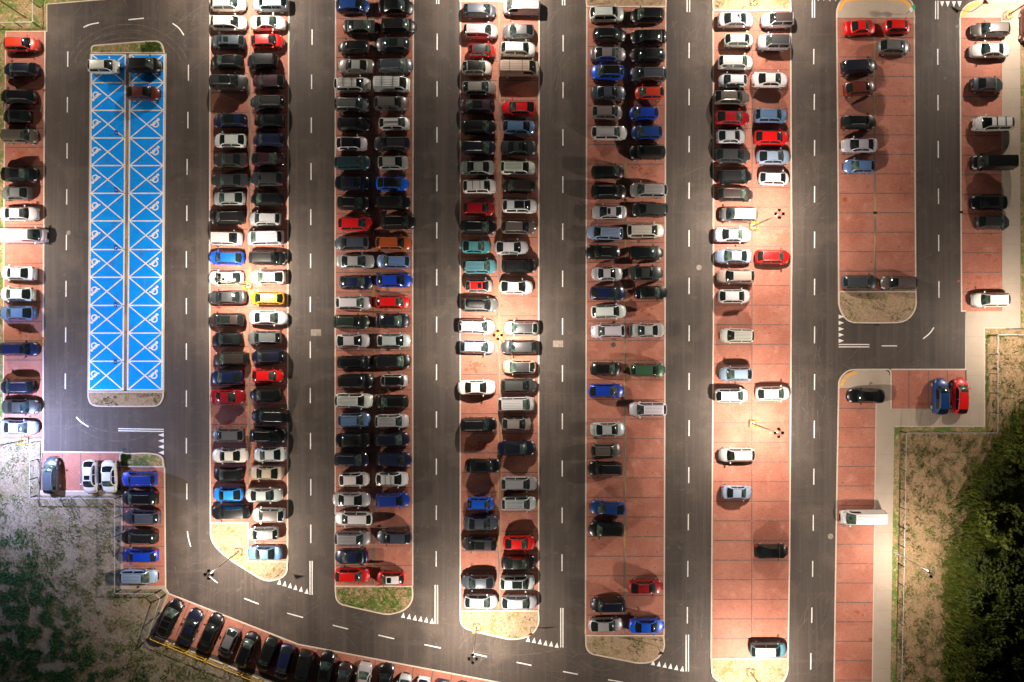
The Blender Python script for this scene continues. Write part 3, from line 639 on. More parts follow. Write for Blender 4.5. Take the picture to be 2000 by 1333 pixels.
# row: name, then cars  x, y, length(px), kind, colour, nose, extras, roof colour
ROWS = {
'far-left single row': """43 87 68 e or r|42 137 70 u nb l rail|37 190 72 u bk l rail|33 228 57 h bb l|39 266 70 e ta r|38 341 74 s bb r|31 378 59 h gr l|38 418 75 s wh r|40 460 104 v wh r|35 534 70 s wh l|33 575 70 h wh l|34 612 72 h st l|38 682 76 h nv r|34 756 70 e nb l rail|40 795 74 s dg r|36 835 74 s sb r""",
'upright row at lower left': """99 929 73 e sl u rail|176 932 68 h wh d sun|213 932 66 s wh d""",
'lower-left row beside lawn': """272 936 70 u rb l rail|274 973 71 u bb l rail|277 1011 73 e sl l rail|273 1049 72 u bk l rail|274 1086 71 h rb l|272 1127 72 e sb r""",
'blue disabled bays': """203 130 61 h wh r|282 128 68 u bk r|279 182 66 h rbw r""",
'left side of first double row': """446 8 69 e wh r|447 45 70 e wh r|446 82 68 h sl l sun|443 121 65 h bk l rail|447 161 73 u dg r rail,pano|449 236 67 e nv l pano|449 275 65 h wh l|450 313 69 s dg l|449 353 75 s dg l|447 388 65 h lg l|444 425 70 e bk l rail|443 466 62 m sw r|442 504 71 h bl l|441 543 71 h wh l|444 581 77 s dg l|443 625 71 h br l pano|444 663 61 h bb l|451 701 70 e br l|443 737 65 h nv l|444 776 68 s dr r|445 850 65 h gr l|449 890 73 s wh l|446 927 60 h bb l|445 966 61 h sk l|450 1002 77 e bk l""",
'right side of first double row': """528 8 70 u sb l|523 45 69 s wh r|522 81 64 h rd r|513 121 61 m bk l|525 160 65 h pl l|523 200 69 e dg l rail|526 237 61 h bk l|525 274 63 e nv l|524 311 67 h pl r|522 350 66 u dg l|522 389 65 h bk l|517 428 64 e si l rail|517 465 72 m sw l rail|524 504 74 e bk r|523 542 72 h wh l|522 583 68 c ye l|524 621 75 s wh r|517 660 67 e gr l rail|525 697 68 u nb l sun|523 734 61 h rd r|519 772 63 h bk l|528 813 73 u bk l rail|524 851 72 u bb r rail|527 888 67 s sw l|521 924 69 s be l|516 967 73 s si r|525 1006 66 u wh l - ta|514 1043 62 h si l - gr|517 1081 69 s st l""",
'left side of second double row': """689 12 66 h db r|705 53 72 s dg r|691 93 62 h bb l|695 130 74 s wg l - lg|689 166 72 e wh r bars,rail|688 205 70 e gr r rail|691 243 66 h bk r|687 281 62 h wh r - bk|689 318 70 e dt r|688 358 69 s nb r|690 397 64 h bk r rail|694 437 68 h rd r|687 475 68 e sl l|694 511 76 s lg r|695 552 67 h nv r|691 592 71 e sw r|686 629 71 e dn r rail|689 666 67 h si r|693 708 69 h bb r|695 745 69 u bb r|692 783 74 u wh r rail|692 821 64 e st r rail|690 860 70 s bk r|687 898 68 e nb r rail|692 937 61 h wh r|687 976 75 s si r|690 1013 75 e wh l|689 1052 70 e lg r|687 1088 66 s nv l|688 1124 69 u rd r rail""",
'right side of second double row': """773 13 70 s bb r|779 51 68 e bb r|768 88 69 u dg l pano|772 129 68 e sl r rail|766 165 71 v wh r bars|764 203 66 u gr r|771 242 61 c wh r stripe|765 281 73 e dg l rail|768 318 61 h lg r|766 359 64 h bl r - bk|769 396 66 u bk r|778 434 69 u bk r rail|769 475 70 u ob r rail|768 511 67 e st l rail|770 548 70 h rb r|767 590 66 h rd r|766 627 68 s nb r|769 666 67 h si r|768 706 70 e bb r|771 744 54 c lg r - bk|766 785 65 h bk l|766 823 66 e si r rail|766 859 68 e nb r|770 898 68 e nv r|766 936 65 h wh r bars|767 977 66 e rb r|770 1050 71 h sl l|763 1130 56 c rd l sun wh""",
'left side of third double row': """937 21 66 h sl r|939 61 68 e si r|941 99 54 c rd r - dg|931 133 60 h cr r - bk|935 172 66 h wg r|932 209 70 u pl l pano|935 249 69 u bk r|935 289 67 e nb r rail|932 328 70 s gs l|937 365 67 u wh r bars|935 408 62 h dr r|934 444 73 u bk r rail|930 482 58 h tl r|937 521 67 e tb r rail|936 559 54 c lg r sun rd|937 596 71 e gr r box|931 638 71 e wh r|932 678 68 h sb r|931 757 75 s wh r|935 830 71 u bb r rail|943 910 71 s bb r|939 984 54 c bl r|939 1022 68 s sl r|936 1063 69 h dg l pano|934 1137 67 h sl l|939 1175 66 h sw r""",
'right side of third double row': """1018 14 72 v lg l|1013 62 64 h gr l|1012 97 69 u wh r|1015 134 80 v bz r bars|1013 211 69 h rd l rail|1014 249 65 h st r|1013 289 71 s dg r sun|1012 328 69 e wh r|1013 364 65 h br l|1015 403 69 u wh r pano|1013 444 69 e ta r rail|999 484 67 h si r|1014 520 69 e bb r|1008 561 67 h wh r|1018 641 68 u si l - dg|1014 678 73 u dg l|1014 717 66 h be l - dg|1013 753 72 e dg r|1009 790 72 m si r|1009 828 59 h wg r|1009 876 76 s nb r|1014 945 73 e lg r|1014 984 69 e sw r rail|1014 1061 64 h rd r|1013 1099 69 s bk r|1011 1138 70 u sw r pano|1014 1177 72 h si r""",
'left side of fourth double row': """1185 28 69 u sw r rail|1190 69 66 u bk r rail|1187 106 73 s wg r|1186 142 65 u bl l rail bk|1188 182 70 s sl r|1186 220 61 h wg r|1190 260 72 e si r rail|1187 336 65 h bk r|1189 375 70 u bb r rail|1190 415 69 s si l sun|1181 455 71 e lb l|1178 493 68 h bk l rail|1186 535 62 s si r|1187 573 70 h nv r|1189 609 70 e wh r|1187 647 68 e sw l rail|1183 721 61 h bk r|1184 764 70 h rb r|1187 839 69 s si r|1183 880 61 h ta r rail|1182 916 67 e bk l rail|1187 993 71 h db l|1184 1034 69 u bk l|1188 1182 69 u nb l rail|1183 1221 68 h lg r""",
'right side of fourth double row': """1264 31 66 u bk l|1267 72 72 s bb l|1265 108 70 h bb l|1265 146 73 e sl l rail|1268 182 58 c or l|1257 222 58 c rb l|1263 259 61 h db l|1264 298 72 u bk l|1266 372 73 e lg l rail|1269 410 72 e dg l|1261 451 74 e cr r|1262 494 68 h bk r pano|1261 534 69 s dg r|1271 572 66 s bb r|1263 646 70 s si l|1265 723 70 e gn r|1265 800 73 e wh l|1261 1147 68 h dr r rail|1263 1223 70 s bl r""",
'left side of fifth double row': """1437 39 72 s si r sun|1443 79 59 c wh r|1437 122 70 e wh r|1431 158 55 c wh l|1428 191 71 u ta r rail|1430 230 69 h dr r|1428 267 59 h si r|1431 304 71 h dg r|1434 345 69 e bk r|1436 380 71 e br r rail|1442 420 72 m gr l - wh|1431 459 74 s wh r|1433 501 72 s lb l|1437 540 73 e pk l|1434 579 65 h sw r|1439 656 66 e sw l rail|1437 731 65 h sb l|1429 773 67 h wh r|1439 889 71 e si l rail|1439 962 62 s sb r""",  # grey minivan's white roof: lamp glare put into the roof colour
'right side of fifth double row': """1518 40 63 u wh l - br|1511 83 64 u si l - dg|1504 156 73 s wh r|1506 226 67 e st r rail|1507 269 70 h rd r|1511 307 68 h sb r|1512 349 62 c wh r|1509 502 69 u rd r rail|1510 769 69 h wh r|1507 1078 67 s bk r|1501 1270 73 e tb r - sw""",
'left side of sixth double row': """1680 54 64 s rd r|1678 130 71 e nb r|1680 173 65 h rbw r|1677 239 69 u bk r rail|1679 284 73 s si l|1678 325 61 h st l|1679 551 71 e sl r""",
'right side of sixth double row': """1754 52 53 c rd r|1747 92 65 h gr r|1756 553 72 e ta l""",
'far-right single row': """1935 58 74 e ta l rail|1934 98 77 s sw l|1928 166 66 s dg r|1939 242 80 u wh l bars|1939 318 84 v bk l|1932 396 73 s bb l|1939 435 67 u dg r|1935 586 75 e wh l""",
'right edge of photo': """2011 49 70 u rbw d""",
'single row at lower right': """1692 774 74 s bb l|1685 1011 87 v wh l""",
'upright bays at lower right': """1837 775 72 u db u rail|1876 774 71 h rd u""",
'diagonal row at bottom': """332 1208 78 u bb 65 bars|371 1226 76 s nb 67|410 1237 80 s bb 66|446 1256 63 h gr -113|482 1269 70 h bb 68|522 1278 73 u bk -113|555 1294 73 h nv -104|592 1306 74 u bk -102|635 1311 76 s bb 80|670 1329 70 h br 79|709 1328 70 s si 80|751 1333 72 s bb 79|788 1347 62 c si 79|823 1355 66 h wh -101|860 1361 68 h nv -101|899 1367 70 h bk 79""",
}
ORD = ['topmost', 'second from top', 'third from top', 'fourth from top', 'fifth from top'] + [w+' from top' for w in 'sixth seventh eighth ninth tenth eleventh twelfth 13th 14th 15th 16th 17th 18th 19th 20th 21st 22nd 23rd 24th 25th 26th 27th 28th 29th 30th 31st'.split()]
def short(c): return c['cn']+' '+WORD[c['k']]
cars = []
for rn, txt in ROWS.items():
    row = []
    for i, s in enumerate(txt.split('|')):
        p = s.split(); c = dict(x=float(p[0]), y=float(p[1]), L=float(p[2]), k=KW[p[3]], col=p[4], nose=p[5], ex=[], roof=None, row=rn, i=i)
        if len(p) > 6 and p[6] != '-': c['ex'] = p[6].split(',')
        if len(p) > 7: c['roof'] = p[7]
        c['cn'] = COLS[c['col']][0]; row.append(c)
    for i, c in enumerate(row):
        c['prev'] = row[i-1] if i else None; c['next'] = row[i+1] if i+1 < len(row) else None; c['n'] = len(row)
    cars += row
def look(c):
    s = short(c)
    if c['roof']: s += ' with %s roof' % COLS[c['roof']][0]  # for the grey minivan, white is painted glare, not a second paint
    elif c['ex']: s += ' with '+EXW[c['ex'][0]]
    return s
def candidates(c):
    horiz = c['row'].startswith('diagonal') or c['row'].startswith('upright')
    w = 'on' if 'side of' in c['row'] or 'right edge' in c['row'] else 'in'; tail = ', '+w+' '+c['row']
    a = 'right of' if horiz else 'below'; b = 'left of' if horiz else 'above'
    yield look(c)+tail
    if c['prev']: yield look(c)+' '+a+' '+short(c['prev'])+tail
    if c['next']: yield look(c)+' '+b+' '+short(c['next'])+tail
    if c['prev'] and c['next']: yield short(c)+' between '+short(c['prev'])+' and '+short(c['next'])+tail
    o = ORD[c['i']]
    if horiz: o = 'leftmost' if c['i'] == 0 else o.replace('top', 'left')
    yield short(c)+', '+o+tail
    yield look(c)+', '+o+tail
# a label is kept only if nothing else in its row fits it
def fits(lab, c, o):
    return any(lab == l for l in candidates(o))
labels = set()
for c in cars:
    same = [o for o in cars if o is not c and o['row'] == c['row']]
    for l in candidates(c):
        if not (4 <= len(l.replace('-', ' ').split()) <= 16 or len(l.split()) <= 16): continue
        if len(l.split()) > 16: continue
        if l in labels or any(fits(l, c, o) for o in same): continue
        bare = look(c) if l == look(c)+', '+('on' if ('side of' in c['row'] or 'right edge' in c['row']) else 'in')+' '+c['row'] else None
        if bare and any(short(o) == short(c) for o in same): continue
        c['label'] = l; break
    else: c['label'] = short(c)+', '+ORD[c['i']]+', '+c['row']
    labels.add(c['label'])
for c in cars:
    if 'double row' in c['row'] and len(c['label'].split()) <= 14: c['label'] += ' from left'
rr = random.Random(3)
GRP = {'van': 'vans parked in the marked bays'}
for c in cars:
    kv = rr.choice(VAR.get(c['k'], [c['k']])); parts, ex = CAR[kv]; L0 = KINDS[kv][0]
    k = 1-.75/CH                                   # the outline seen from above is that of the shoulders, 0.75 m up
    gx = (c['x']-1000)*k/15; gy = (666.5-c['y'])*k/15
    ang = {'r': 0, 'l': 180, 'u': 90, 'd': -90}.get(c['nose'])
    if ang is None: ang = float(c['nose'])
    else: ang += rr.uniform(-1.3, 1.3)
    if (c['x'], c['y']) == (1187, 993): ang = 176
    if (c['x'], c['y']) == (1181, 455): ang = 177
    if c['row'] == 'left side of sixth double row' and c['y'] < 200: ang = 3 if c['y'] < 150 else 5
    e = empty('parked_'+NAME[c['k']], (gx, gy, .014 if not c['row'].startswith('xx') else 0), R(ang))
    s = c['L']/15*k/L0; zf = .84 if c['k'] == 'van' else 1; e.scale = (s, (.97+.05*rr.random())*(1 if s > .9 else .97), .98*zf+.05*rr.random())
    tag(e, c['label'], 'van' if c['k'] == 'van' else 'car', 'cars parked in the '+('blue disabled bays' if 'blue' in c['row'] else 'marked bays'))
    rgb = [v*rr.uniform(.93, 1.07) for v in COLS[c['col']][1]]; rf = [v for v in COLS[c['roof']][1]] if c['roof'] else rgb
    for nme, me, loc in parts:
        o = bpy.data.objects.new(nme, me); COL.objects.link(o); o.parent = e; o.location = loc
        o.color = (*(rf if nme == 'roof' else rgb), 1)
    exs = list(c['ex'])
    if rr.random() < .6 and 'box' not in exs: exs.append('ant')
    for x in exs:
        for me in ex[x]:
            o = bpy.data.objects.new(EXN[x], me); COL.objects.link(o); o.parent = e
print('cars', len(cars), 'labels', len(labels))

# ---------------------------------------------------------------- lamps
def lamp(bx, by, label, head=None, h=9.0, col=WARM, power=1.0, white=False, guard=True, heads=4):
    b0 = P(bx, by); e = empty('lamp_post', (b0.x, b0.y, 0)); tag(e, label, 'lamp post', 'tall lamp posts of the car park')
    pm = M['polewhite'] if white else M['pole']
    m = MB(); m.tube((0, 0, .0), (0, 0, h), .10, .055, 10); m.tube((0, 0, 0), (0, 0, .9), .13, .13, 10); m.build('pole', pm, e, True)
    if guard:
        m = MB(); m.box((0, 0, .06), (.7, .7, .12)); m.build('base_block', M['concrete'], e)
        m = MB(); q = .42
        for z in (.42, .85): m.path([(-q, -q, z), (q, -q, z), (q, q, z), (-q, q, z), (-q, -q, z)], .032, 8)
        for x, y in ((-q, -q), (q, -q), (q, q), (-q, q)): m.tube((x, y, 0), (x, y, .88), .04)
        m.build('yellow_guard', M['yellow'], e, True)
    m = MB(); s = .26
    m.path([(-s, -s, h), (s, -s, h), (s, s, h), (-s, s, h), (-s, -s, h)], .03, 6); m.path([(-s, 0, h), (s, 0, h)], .03, 6); m.path([(0, -s, h), (0, s, h)], .03, 6)
    m.build('head_frame', M['steel'], e)
    dirs = [(1, 0), (0, 1), (-1, 0), (0, -1)] if heads == 4 else [(-.9, .45), (-.5, -.85)]
    for dx, dy in dirs:
        f = MB(); a = math.atan2(dy, dx)
        f.box((dx*.46, dy*.46, h+.02), (.26, .34, .10), 0, a); f.tube((dx*.24, dy*.24, h), (dx*.36, dy*.36, h), .03)
        fo = f.build('floodlight', M['blackmetal'], e)
        g_ = MB(); g_.box((dx*.46, dy*.46, h-.035), (.20, .28, .012), 0, a); g_.build('lens', LENS, fo)
    ld = bpy.data.lights.new('lamp_light', 'SPOT'); ld.energy = LAMP_W*power; ld.color = col; ld.spot_size = R(164); ld.spot_blend = .25; ld.shadow_soft_size = .20
    lo = bpy.data.objects.new('lamp_light', ld); COL.objects.link(lo); lo.parent = e; lo.location = (0, 0, h-.28)
    if heads == 2: lo.rotation_euler = (0, R(-15), 0)
    # floodlight optics: the beam is stronger towards the sides than straight down
    ld.use_nodes = True; t = ld.node_tree; em = t.nodes['Emission']
    tc = N(t, 'ShaderNodeTexCoord'); sp = N(t, 'ShaderNodeSeparateXYZ'); ab = N(t, 'ShaderNodeMath', operation='ABSOLUTE')
    mx = N(t, 'ShaderNodeMath', operation='MAXIMUM'); mx.inputs[1].default_value = .30; pw = N(t, 'ShaderNodeMath', operation='POWER'); pw.inputs[1].default_value = 0.15
    t.links.new(tc.outputs['Normal'], sp.inputs[0]); t.links.new(sp.outputs[2], ab.inputs[0]); t.links.new(ab.outputs[0], mx.inputs[0]); t.links.new(mx.outputs[0], pw.inputs[0]); t.links.new(pw.outputs[0], em.inputs['Strength'])
    return e
LENS = bpy.data.materials.new('lamp_lens'); LENS.use_nodes = True
_b = LENS.node_tree.nodes['Principled BSDF']; _b.inputs['Emission Color'].default_value = (1, .85, .7, 1); _b.inputs['Emission Strength'].default_value = 4.0
lamp(1470, 443, 'four-headed lamp post beside the white sedan, fifth double row')
lamp(1469, 828, 'four-headed lamp post standing in empty bays of the fifth double row')
lamp(975, 656, 'four-headed lamp post seen from straight above, third double row')
lamp(486, 558, 'four-headed lamp post whose head hides a white hatchback windscreen, first double row')
lamp(467, 1077, 'four-headed lamp post on the curved grass tip at lower left')
lamp(931, 1225, 'four-headed lamp post on the grass tip at bottom centre')
lamp(1465, 1312, 'lamp post on the grass tip at the bottom, below the teal-blue estate')
lamp(1745, 1078, 'white two-headed lamp post on the narrow verge by the right fence', h=8.4, white=True, guard=False, heads=2, power=.42)
lamp(50, 860, 'lamp post at left edge beside the concrete corner, giving white light', col=COOL, power=1.6)
lamp(1965, 33, 'lamp post with yellow guard at top right, behind the taupe estate', power=.7)
lamp(1471, 5, 'lamp post with yellow guard on the grass tip at top')
lamp(50, 35, 'thin lamp post on the lawn in the top left corner', guard=False, power=.35)
lamp(1965, 643, 'white lamp post on the grass at the right edge, outside the fence corner', white=True, guard=False, power=.5)
lamp(487, -14, 'lamp post just above the top edge, first double row')
lamp(976, -16, 'lamp post just above the top edge, third double row')
lamp(-38, 478, 'lamp post just beyond the left edge, behind the long white van')

# ---------------------------------------------------------------- fences and yellow guard rails
def fence(pts, label, h=1.5, gap=2.6, post='darkwire'):
    q = [P(*p) for p in pts]; e = empty('wire_fence', tuple(q[0])); tag(e, label, 'fence', 'wire fences round the car park'); o0 = q[0].copy()
    rail = MB(); wire = MB()
    for a, b in zip(q, q[1:]):
        a = a-o0; b = b-o0; Ln = (b-a).length; n = max(1, round(Ln/gap)); d = (b-a)/Ln
        rail.box(((a+b)/2).to_tuple()[:2]+(h+.02,), (Ln+.06, .075, .05), 0, math.atan2(d.y, d.x))
        for z in (.15, .45, .75, 1.05, 1.30): wire.tube(a+Vector((0, 0, z)), b+Vector((0, 0, z)), .006, None, 4)
        k = int(Ln/.22)
        for i in range(k): p = a+d*(Ln*(i+.5)/k); wire.tube(p+Vector((0, 0, .08)), p+Vector((0, 0, h)), .004, None, 3, 0, False)
        for i in range(n+(1 if b is q[-1] else 0)+1):
            p = a+d*(Ln*i/n); f = MB(); f.box((p.x, p.y, h/2+.03), (.09, .09, h+.06)); f.build('fence_post', M[post], e)
    rail.build('top_rail', M['fence'], e); wire.build('wire_mesh', M['darkwire'], e)
fence([(79.5, -60), (79, 54), (-60, 55)], 'wire fence round the lawn in the top left corner')
fence([(75, 862), (73, 968), (237, 968.8)], 'wire fence behind the upright white cars at lower left')
fence([(237.4, 970), (236.5, 1151.5), (315, 1152), (324.5, 1161), (299, 1238)], 'wire fence between the dry lawn and the lower-left row')
fence([(2120, 654.5), (1933, 654.5), (1933, 843), (1757.5, 843), (1753, 1100), (1747, 1400)], 'long stepped wire fence at right, between verge and dry slope')
tip = [(298.5, 1241), (334, 1255.5), (369.5, 1270), (405, 1284.5), (441, 1299), (476, 1313.5), (511.5, 1328), (547, 1342), (583, 1355)]
names = ['first', 'second', 'third', 'fourth', 'fifth', 'sixth', 'seventh', 'eighth']
for i, (a, b) in enumerate(zip(tip, tip[1:])):
    A = P(*a); Bp = P(*b); e = empty('guard_rail', tuple(A)); d = (Bp-A); Ln = d.length; u = d/Ln; A0 = u*.06; B0 = u*(Ln-.06)
    tag(e, 'yellow tube guard rail, %s from the left behind the diagonal row' % names[i], 'guard rail', 'yellow guard rails behind the diagonal row')
    m = MB(); r = .22; pts = []
    for cx, s0 in ((A0+u*r, 180), (B0-u*r, 90)):
        for k in range(6):
            t = R(s0-k*18); pts.append(cx+u*(r*math.cos(t))+Vector((0, 0, 1.05-r+r*math.sin(t))))
    m.path([A0+Vector((0, 0, 0.05))]+pts+[B0+Vector((0, 0, .05))], .032, 8); m.build('hoop', M['yellow'], e, True)
    m = MB(); m.tube(A0+Vector((0, 0, .5)), B0+Vector((0, 0, .5)), .022); m.build('mid_rail', M['yellow'], e, True)
    m = MB(); m.box((*(B0*.5+A0*.5).xy, .1), (Ln*.72, .13, .13), 0, math.atan2(u.y, u.x)); m.build('wheel_stop', M['kerb'], e)

# ---------------------------------------------------------------- signs and lids
def sign(bx, by, label, h, face, rz, tilt=0, post='darkwire'):
    b0 = P(bx, by); e = empty('road_sign', (b0.x, b0.y, .05), R(rz)); tag(e, label, 'sign')
    m = MB(); m.tube((0, 0, 0), (0, 0, h), .035, None, 8); m.build('post', M[post], e)
    face(e, h); return e
def f_dis(e, h):
    m = MB(); m.box((.05, 0, h-.33), (.03, .60, .62)); o = m.build('sign_plate', M['signblue'], e)
    m = MB(); x = .068
    m.path([(x, .02, h-.12), (x, .02, h-.52)], .028, 4); m.path([(x, .02, h-.13), (x, -.13, h-.17), (x, -.14, h-.28), (x, .02, h-.32)], .026, 4); m.build('letter_p', M['signwhite'], o)
for i, y in enumerate((270.5, 379, 488.5, 597.5, 706)):
    sign(246.5-i*.5, y, 'blue parking sign on a post, %s from top between the blue bays' % ['topmost', 'second', 'third', 'fourth', 'lowest'][i], 2.6, f_dis, 0)['group'] = 'parking signs of the disabled bays'
def f_tri(e, h):
    m = MB(); m.add([(.03, -.45, h), (.03, .45, h), (.03, 0, h-.78), (-.01, -.45, h), (-.01, .45, h), (-.01, 0, h-.78)], [(0, 2, 1), (3, 4, 5), (0, 1, 4, 3), (1, 2, 5, 4), (2, 0, 3, 5)]); m.build('sign_plate', M['rust'], e)
def f_round(e, h):
    m = MB(); m.tube((.04, 0, h-.3), (.07, 0, h-.3), .32, .32, 20); m.build('sign_plate', M['signgreen'], e)
    m = MB(); m.tube((.04, 0, h-.95), (.07, 0, h-.95), .3, .3, 20); m.build('lower_plate', M['signwhite'], e)
sign(1897, 24, 'triangular give-way sign seen from above at top right pavement', 2.9, f_tri, 225)
sign(1768, 29, 'sign pole with green and white plates on the upper pavement tip', 2.3, f_round, 200)
sign(553, 1114, 'small triangular sign leaning over the grass tip, first double row', 2.4, f_tri, -70)
sign(1036, 1226, 'small triangular sign on the grass tip, third double row', 2.3, f_tri, -80)
sign(1284, 1262, 'small triangular sign on the grass tip, fourth double row', 2.3, f_tri, -80)
def lid(x, y, r, label, mt='iron', sq=False, z=.004):
    c = P(x, y); m = MB()
    if sq: m.box((0, 0, .004), (r*2, r*1.3, .012)); 
    else: m.tube((0, 0, -.004), (0, 0, .010), r, r, 24); m.tube((0, 0, .010), (0, 0, .013), r*.78, r*.78, 24)
    e = m.build('manhole_cover' if not sq else 'drain_grate', M[mt]); e.location = (c.x, c.y, z); tag(e, label, 'manhole cover' if not sq else 'drain')
lid(139, 158, .34, 'round rusty manhole cover on the road beside the blue bays', 'iron')
lid(134, 455, .28, 'small pale manhole cover on the left road', 'lightiron')
lid(351, 577, .26, 'round manhole cover on the road right of the blue bays')
lid(345, 722, .22, 'small manhole cover right of the lower blue bays')
lid(641, 468, .36, 'dark manhole cover left of the second double row')
lid(617, 650, .66, 'square concrete drain cover on the road right of first row', 'lightiron', True)
lid(1090, 672, .66, 'square concrete drain cover on the road right of third row', 'lightiron', True)
lid(1365, 523, .35, 'pale round manhole cover left of the fifth double row', 'lightiron')
lid(1622, 1048, .36, 'pale round manhole cover on the road near the white van', 'lightiron')
lid(1198, 674, .32, 'round cover in an empty brick bay, fourth double row', 'iron', False, .016)
lid(1834, 50, .33, 'dark manhole cover on the upper right road')
lid(1551, 528, .28, 'dark manhole cover at the kerb right of fifth row')
lid(1650, 390, .30, 'round orange cover in an empty bay, sixth double row', 'rust', False, .016)
lid(243, 878, .28, 'dark drain grate at the kerb at lower left', 'blackmetal', True)
lid(1712, 634, .34, 'dark drain grate below the grass tip, sixth double row', 'blackmetal', True)
lid(1877, 415, .24, 'dark drain grate at the kerb of the far-right row', 'blackmetal', True, .03)
lid(1870, 52, .26, 'dark drain grate beside the taupe estate at top right', 'blackmetal', True)
lid(1709, 416, .24, 'dark drain grate in the gutter of the sixth double row', 'blackmetal', True, .018)
lid(87, 177, .22, 'rusty drain grate at the kerb of the far-left row', 'rust', True, .03)
lid(86, 661, .22, 'lower rusty drain grate at the kerb of the far-left row', 'rust', True, .03)
lid(1700, 1249, .24, 'rusty drain grate in the lower-right single row', 'rust', True, .016)
lid(18, 1177, .30, 'pale round cover lying in the dark green weeds at lower left', 'lightiron', False, .06)

# ---------------------------------------------------------------- vegetation
def leafmat(name, c1, c2):
    return noise_mix(mat(name, c1, 0.7, 0, 0, .2), [(one, 1.2, 4, 0.42, 0.62, c2), (one, 6, 2, 0.5, 0.7, tuple(v*.5 for v in c1))])
LG = leafmat('leaf_lit_green', (.075, .105, .012), (.14, .155, .022)); LD = leafmat('leaf_shaded', (.030, .046, .007), (.065, .085, .012))  # lamplit edge and unlit depth of the wood put into two leaf colours
DRY = leafmat('dry_grass', (.30, .22, .12), (.40, .31, .19)); GRG = leafmat('green_grass', (.06, .11, .014), (.11, .16, .025)); WEED = leafmat('weed_leaf', (.03, .085, .03), (.05, .13, .04))
BARK = mat('bark', (.08, .06, .045), .9)
rv = random.Random(11)
def blades(poly_px, n, mt, name, hgt, wid, dens, sc=.25, thr=0, z=.05, lean=.5, label=None, jit=0):
    xs = [p[0] for p in poly_px]; ys = [p[1] for p in poly_px]; m = MB(); c = 0; tr = 0
    def inside(x, y):
        r_ = False; j = len(poly_px)-1
        for i in range(len(poly_px)):
            xi, yi = poly_px[i]; xj, yj = poly_px[j]
            if (yi > y) != (yj > y) and x < (xj-xi)*(y-yi)/(yj-yi)+xi: r_ = not r_
            j = i
        return r_
    V_ = []; F_ = []
    while c < n and tr < n*12:
        tr += 1; px = rv.uniform(min(xs), max(xs)); py = rv.uniform(min(ys), max(ys))
        if not inside(px+rv.gauss(0, jit), py+rv.gauss(0, jit)): continue
        p = P(px, py)
        d = noise.noise(Vector((p.x*sc, p.y*sc, dens)))+.35*noise.noise(Vector((p.x*sc*4, p.y*sc*4, dens)))
        if d < thr: continue
        c += 1
        for _ in range(3):
            a = rv.uniform(0, 6.283); h_ = hgt*rv.uniform(.5, 1.2); l = lean*h_*rv.uniform(.3, 1.3); w_ = wid*rv.uniform(.6, 1.2)
            ox = rv.uniform(-.08, .08); oy = rv.uniform(-.08, .08); ca, sa = math.cos(a), math.sin(a)
            b0 = (p.x+ox-sa*w_/2, p.y+oy+ca*w_/2, z); b1 = (p.x+ox+sa*w_/2, p.y+oy-ca*w_/2, z)
            k = len(V_); mx_, my_ = p.x+ox+ca*l*.5, p.y+oy+sa*l*.5
            V_ += [b0, b1, (mx_+sa*w_*.4, my_-ca*w_*.4, z+h_*.75), (mx_-sa*w_*.4, my_+ca*w_*.4, z+h_*.75), (p.x+ox+ca*l, p.y+oy+sa*l, z+h_)]
            F_ += [(k, k+1, k+2, k+3), (k+3, k+2, k+4)]
    o = link(name, V_, F_, mt); tag(o, label, 'grass' if label else None, kind='stuff'); return o
TL = [(-10, -10), (203, -2), (90, 6), (88, 60), (8, 60), (4, 640), (4, 855), (-10, 855)]
LL = [(-30, 862), (70, 862), (70, 972), (233, 972), (233, 1155), (318, 1156), (294, 1244), (520, 1340), (-30, 1340)]
RR = [(1936, 658), (2020, 658), (2020, 1340), (1752, 1340), (1760, 848), (1936, 848)]
blades(LL, 7000, DRY, 'dry_grass', .16, .05, 1.0, .3, -.25, label='dry pale grass covering the lawn at lower left')
blades(LL, 7500, GRG, 'green_grass', .15, .055, 5.0, .5, .08, label='patches of green grass in the dry lawn at lower left')
blades([(-30, 1130), (60, 1120), (110, 1180), (140, 1230), (170, 1290), (240, 1300), (300, 1340), (-30, 1340)], 5200, WEED, 'weeds', .20, .10, 9.0, .7, .02, jit=24, lean=1.1, label='dark green broad-leaved weeds in the lower left corner')
blades([(-20, 1040), (60, 1050), (110, 1150), (-20, 1200)], 700, WEED, 'weeds', .22, .12, 12.0, .6, .0, jit=16, lean=1.1, label='thin scattered dark weeds above the lower left corner')
blades(TL, 900, GRG, 'green_grass', .13, .055, 2.0, .4, .02, label='green grass on the strip along the far-left row')
blades(RR, 5200, DRY, 'dry_grass', .18, .05, 3.0, .3, -.2, label='dry grass covering the slope at right')
blades(RR, 8500, GRG, 'green_grass', .18, .055, 7.0, .8, .08, label='green tufts scattered over the slope at right')
blades([(1998, 130), (2015, 130), (2015, 640), (1998, 640)], 400, GRG, 'green_grass', .15, .055, 8.0, .5, -.1, label='grass strip right of the far-right pavement')
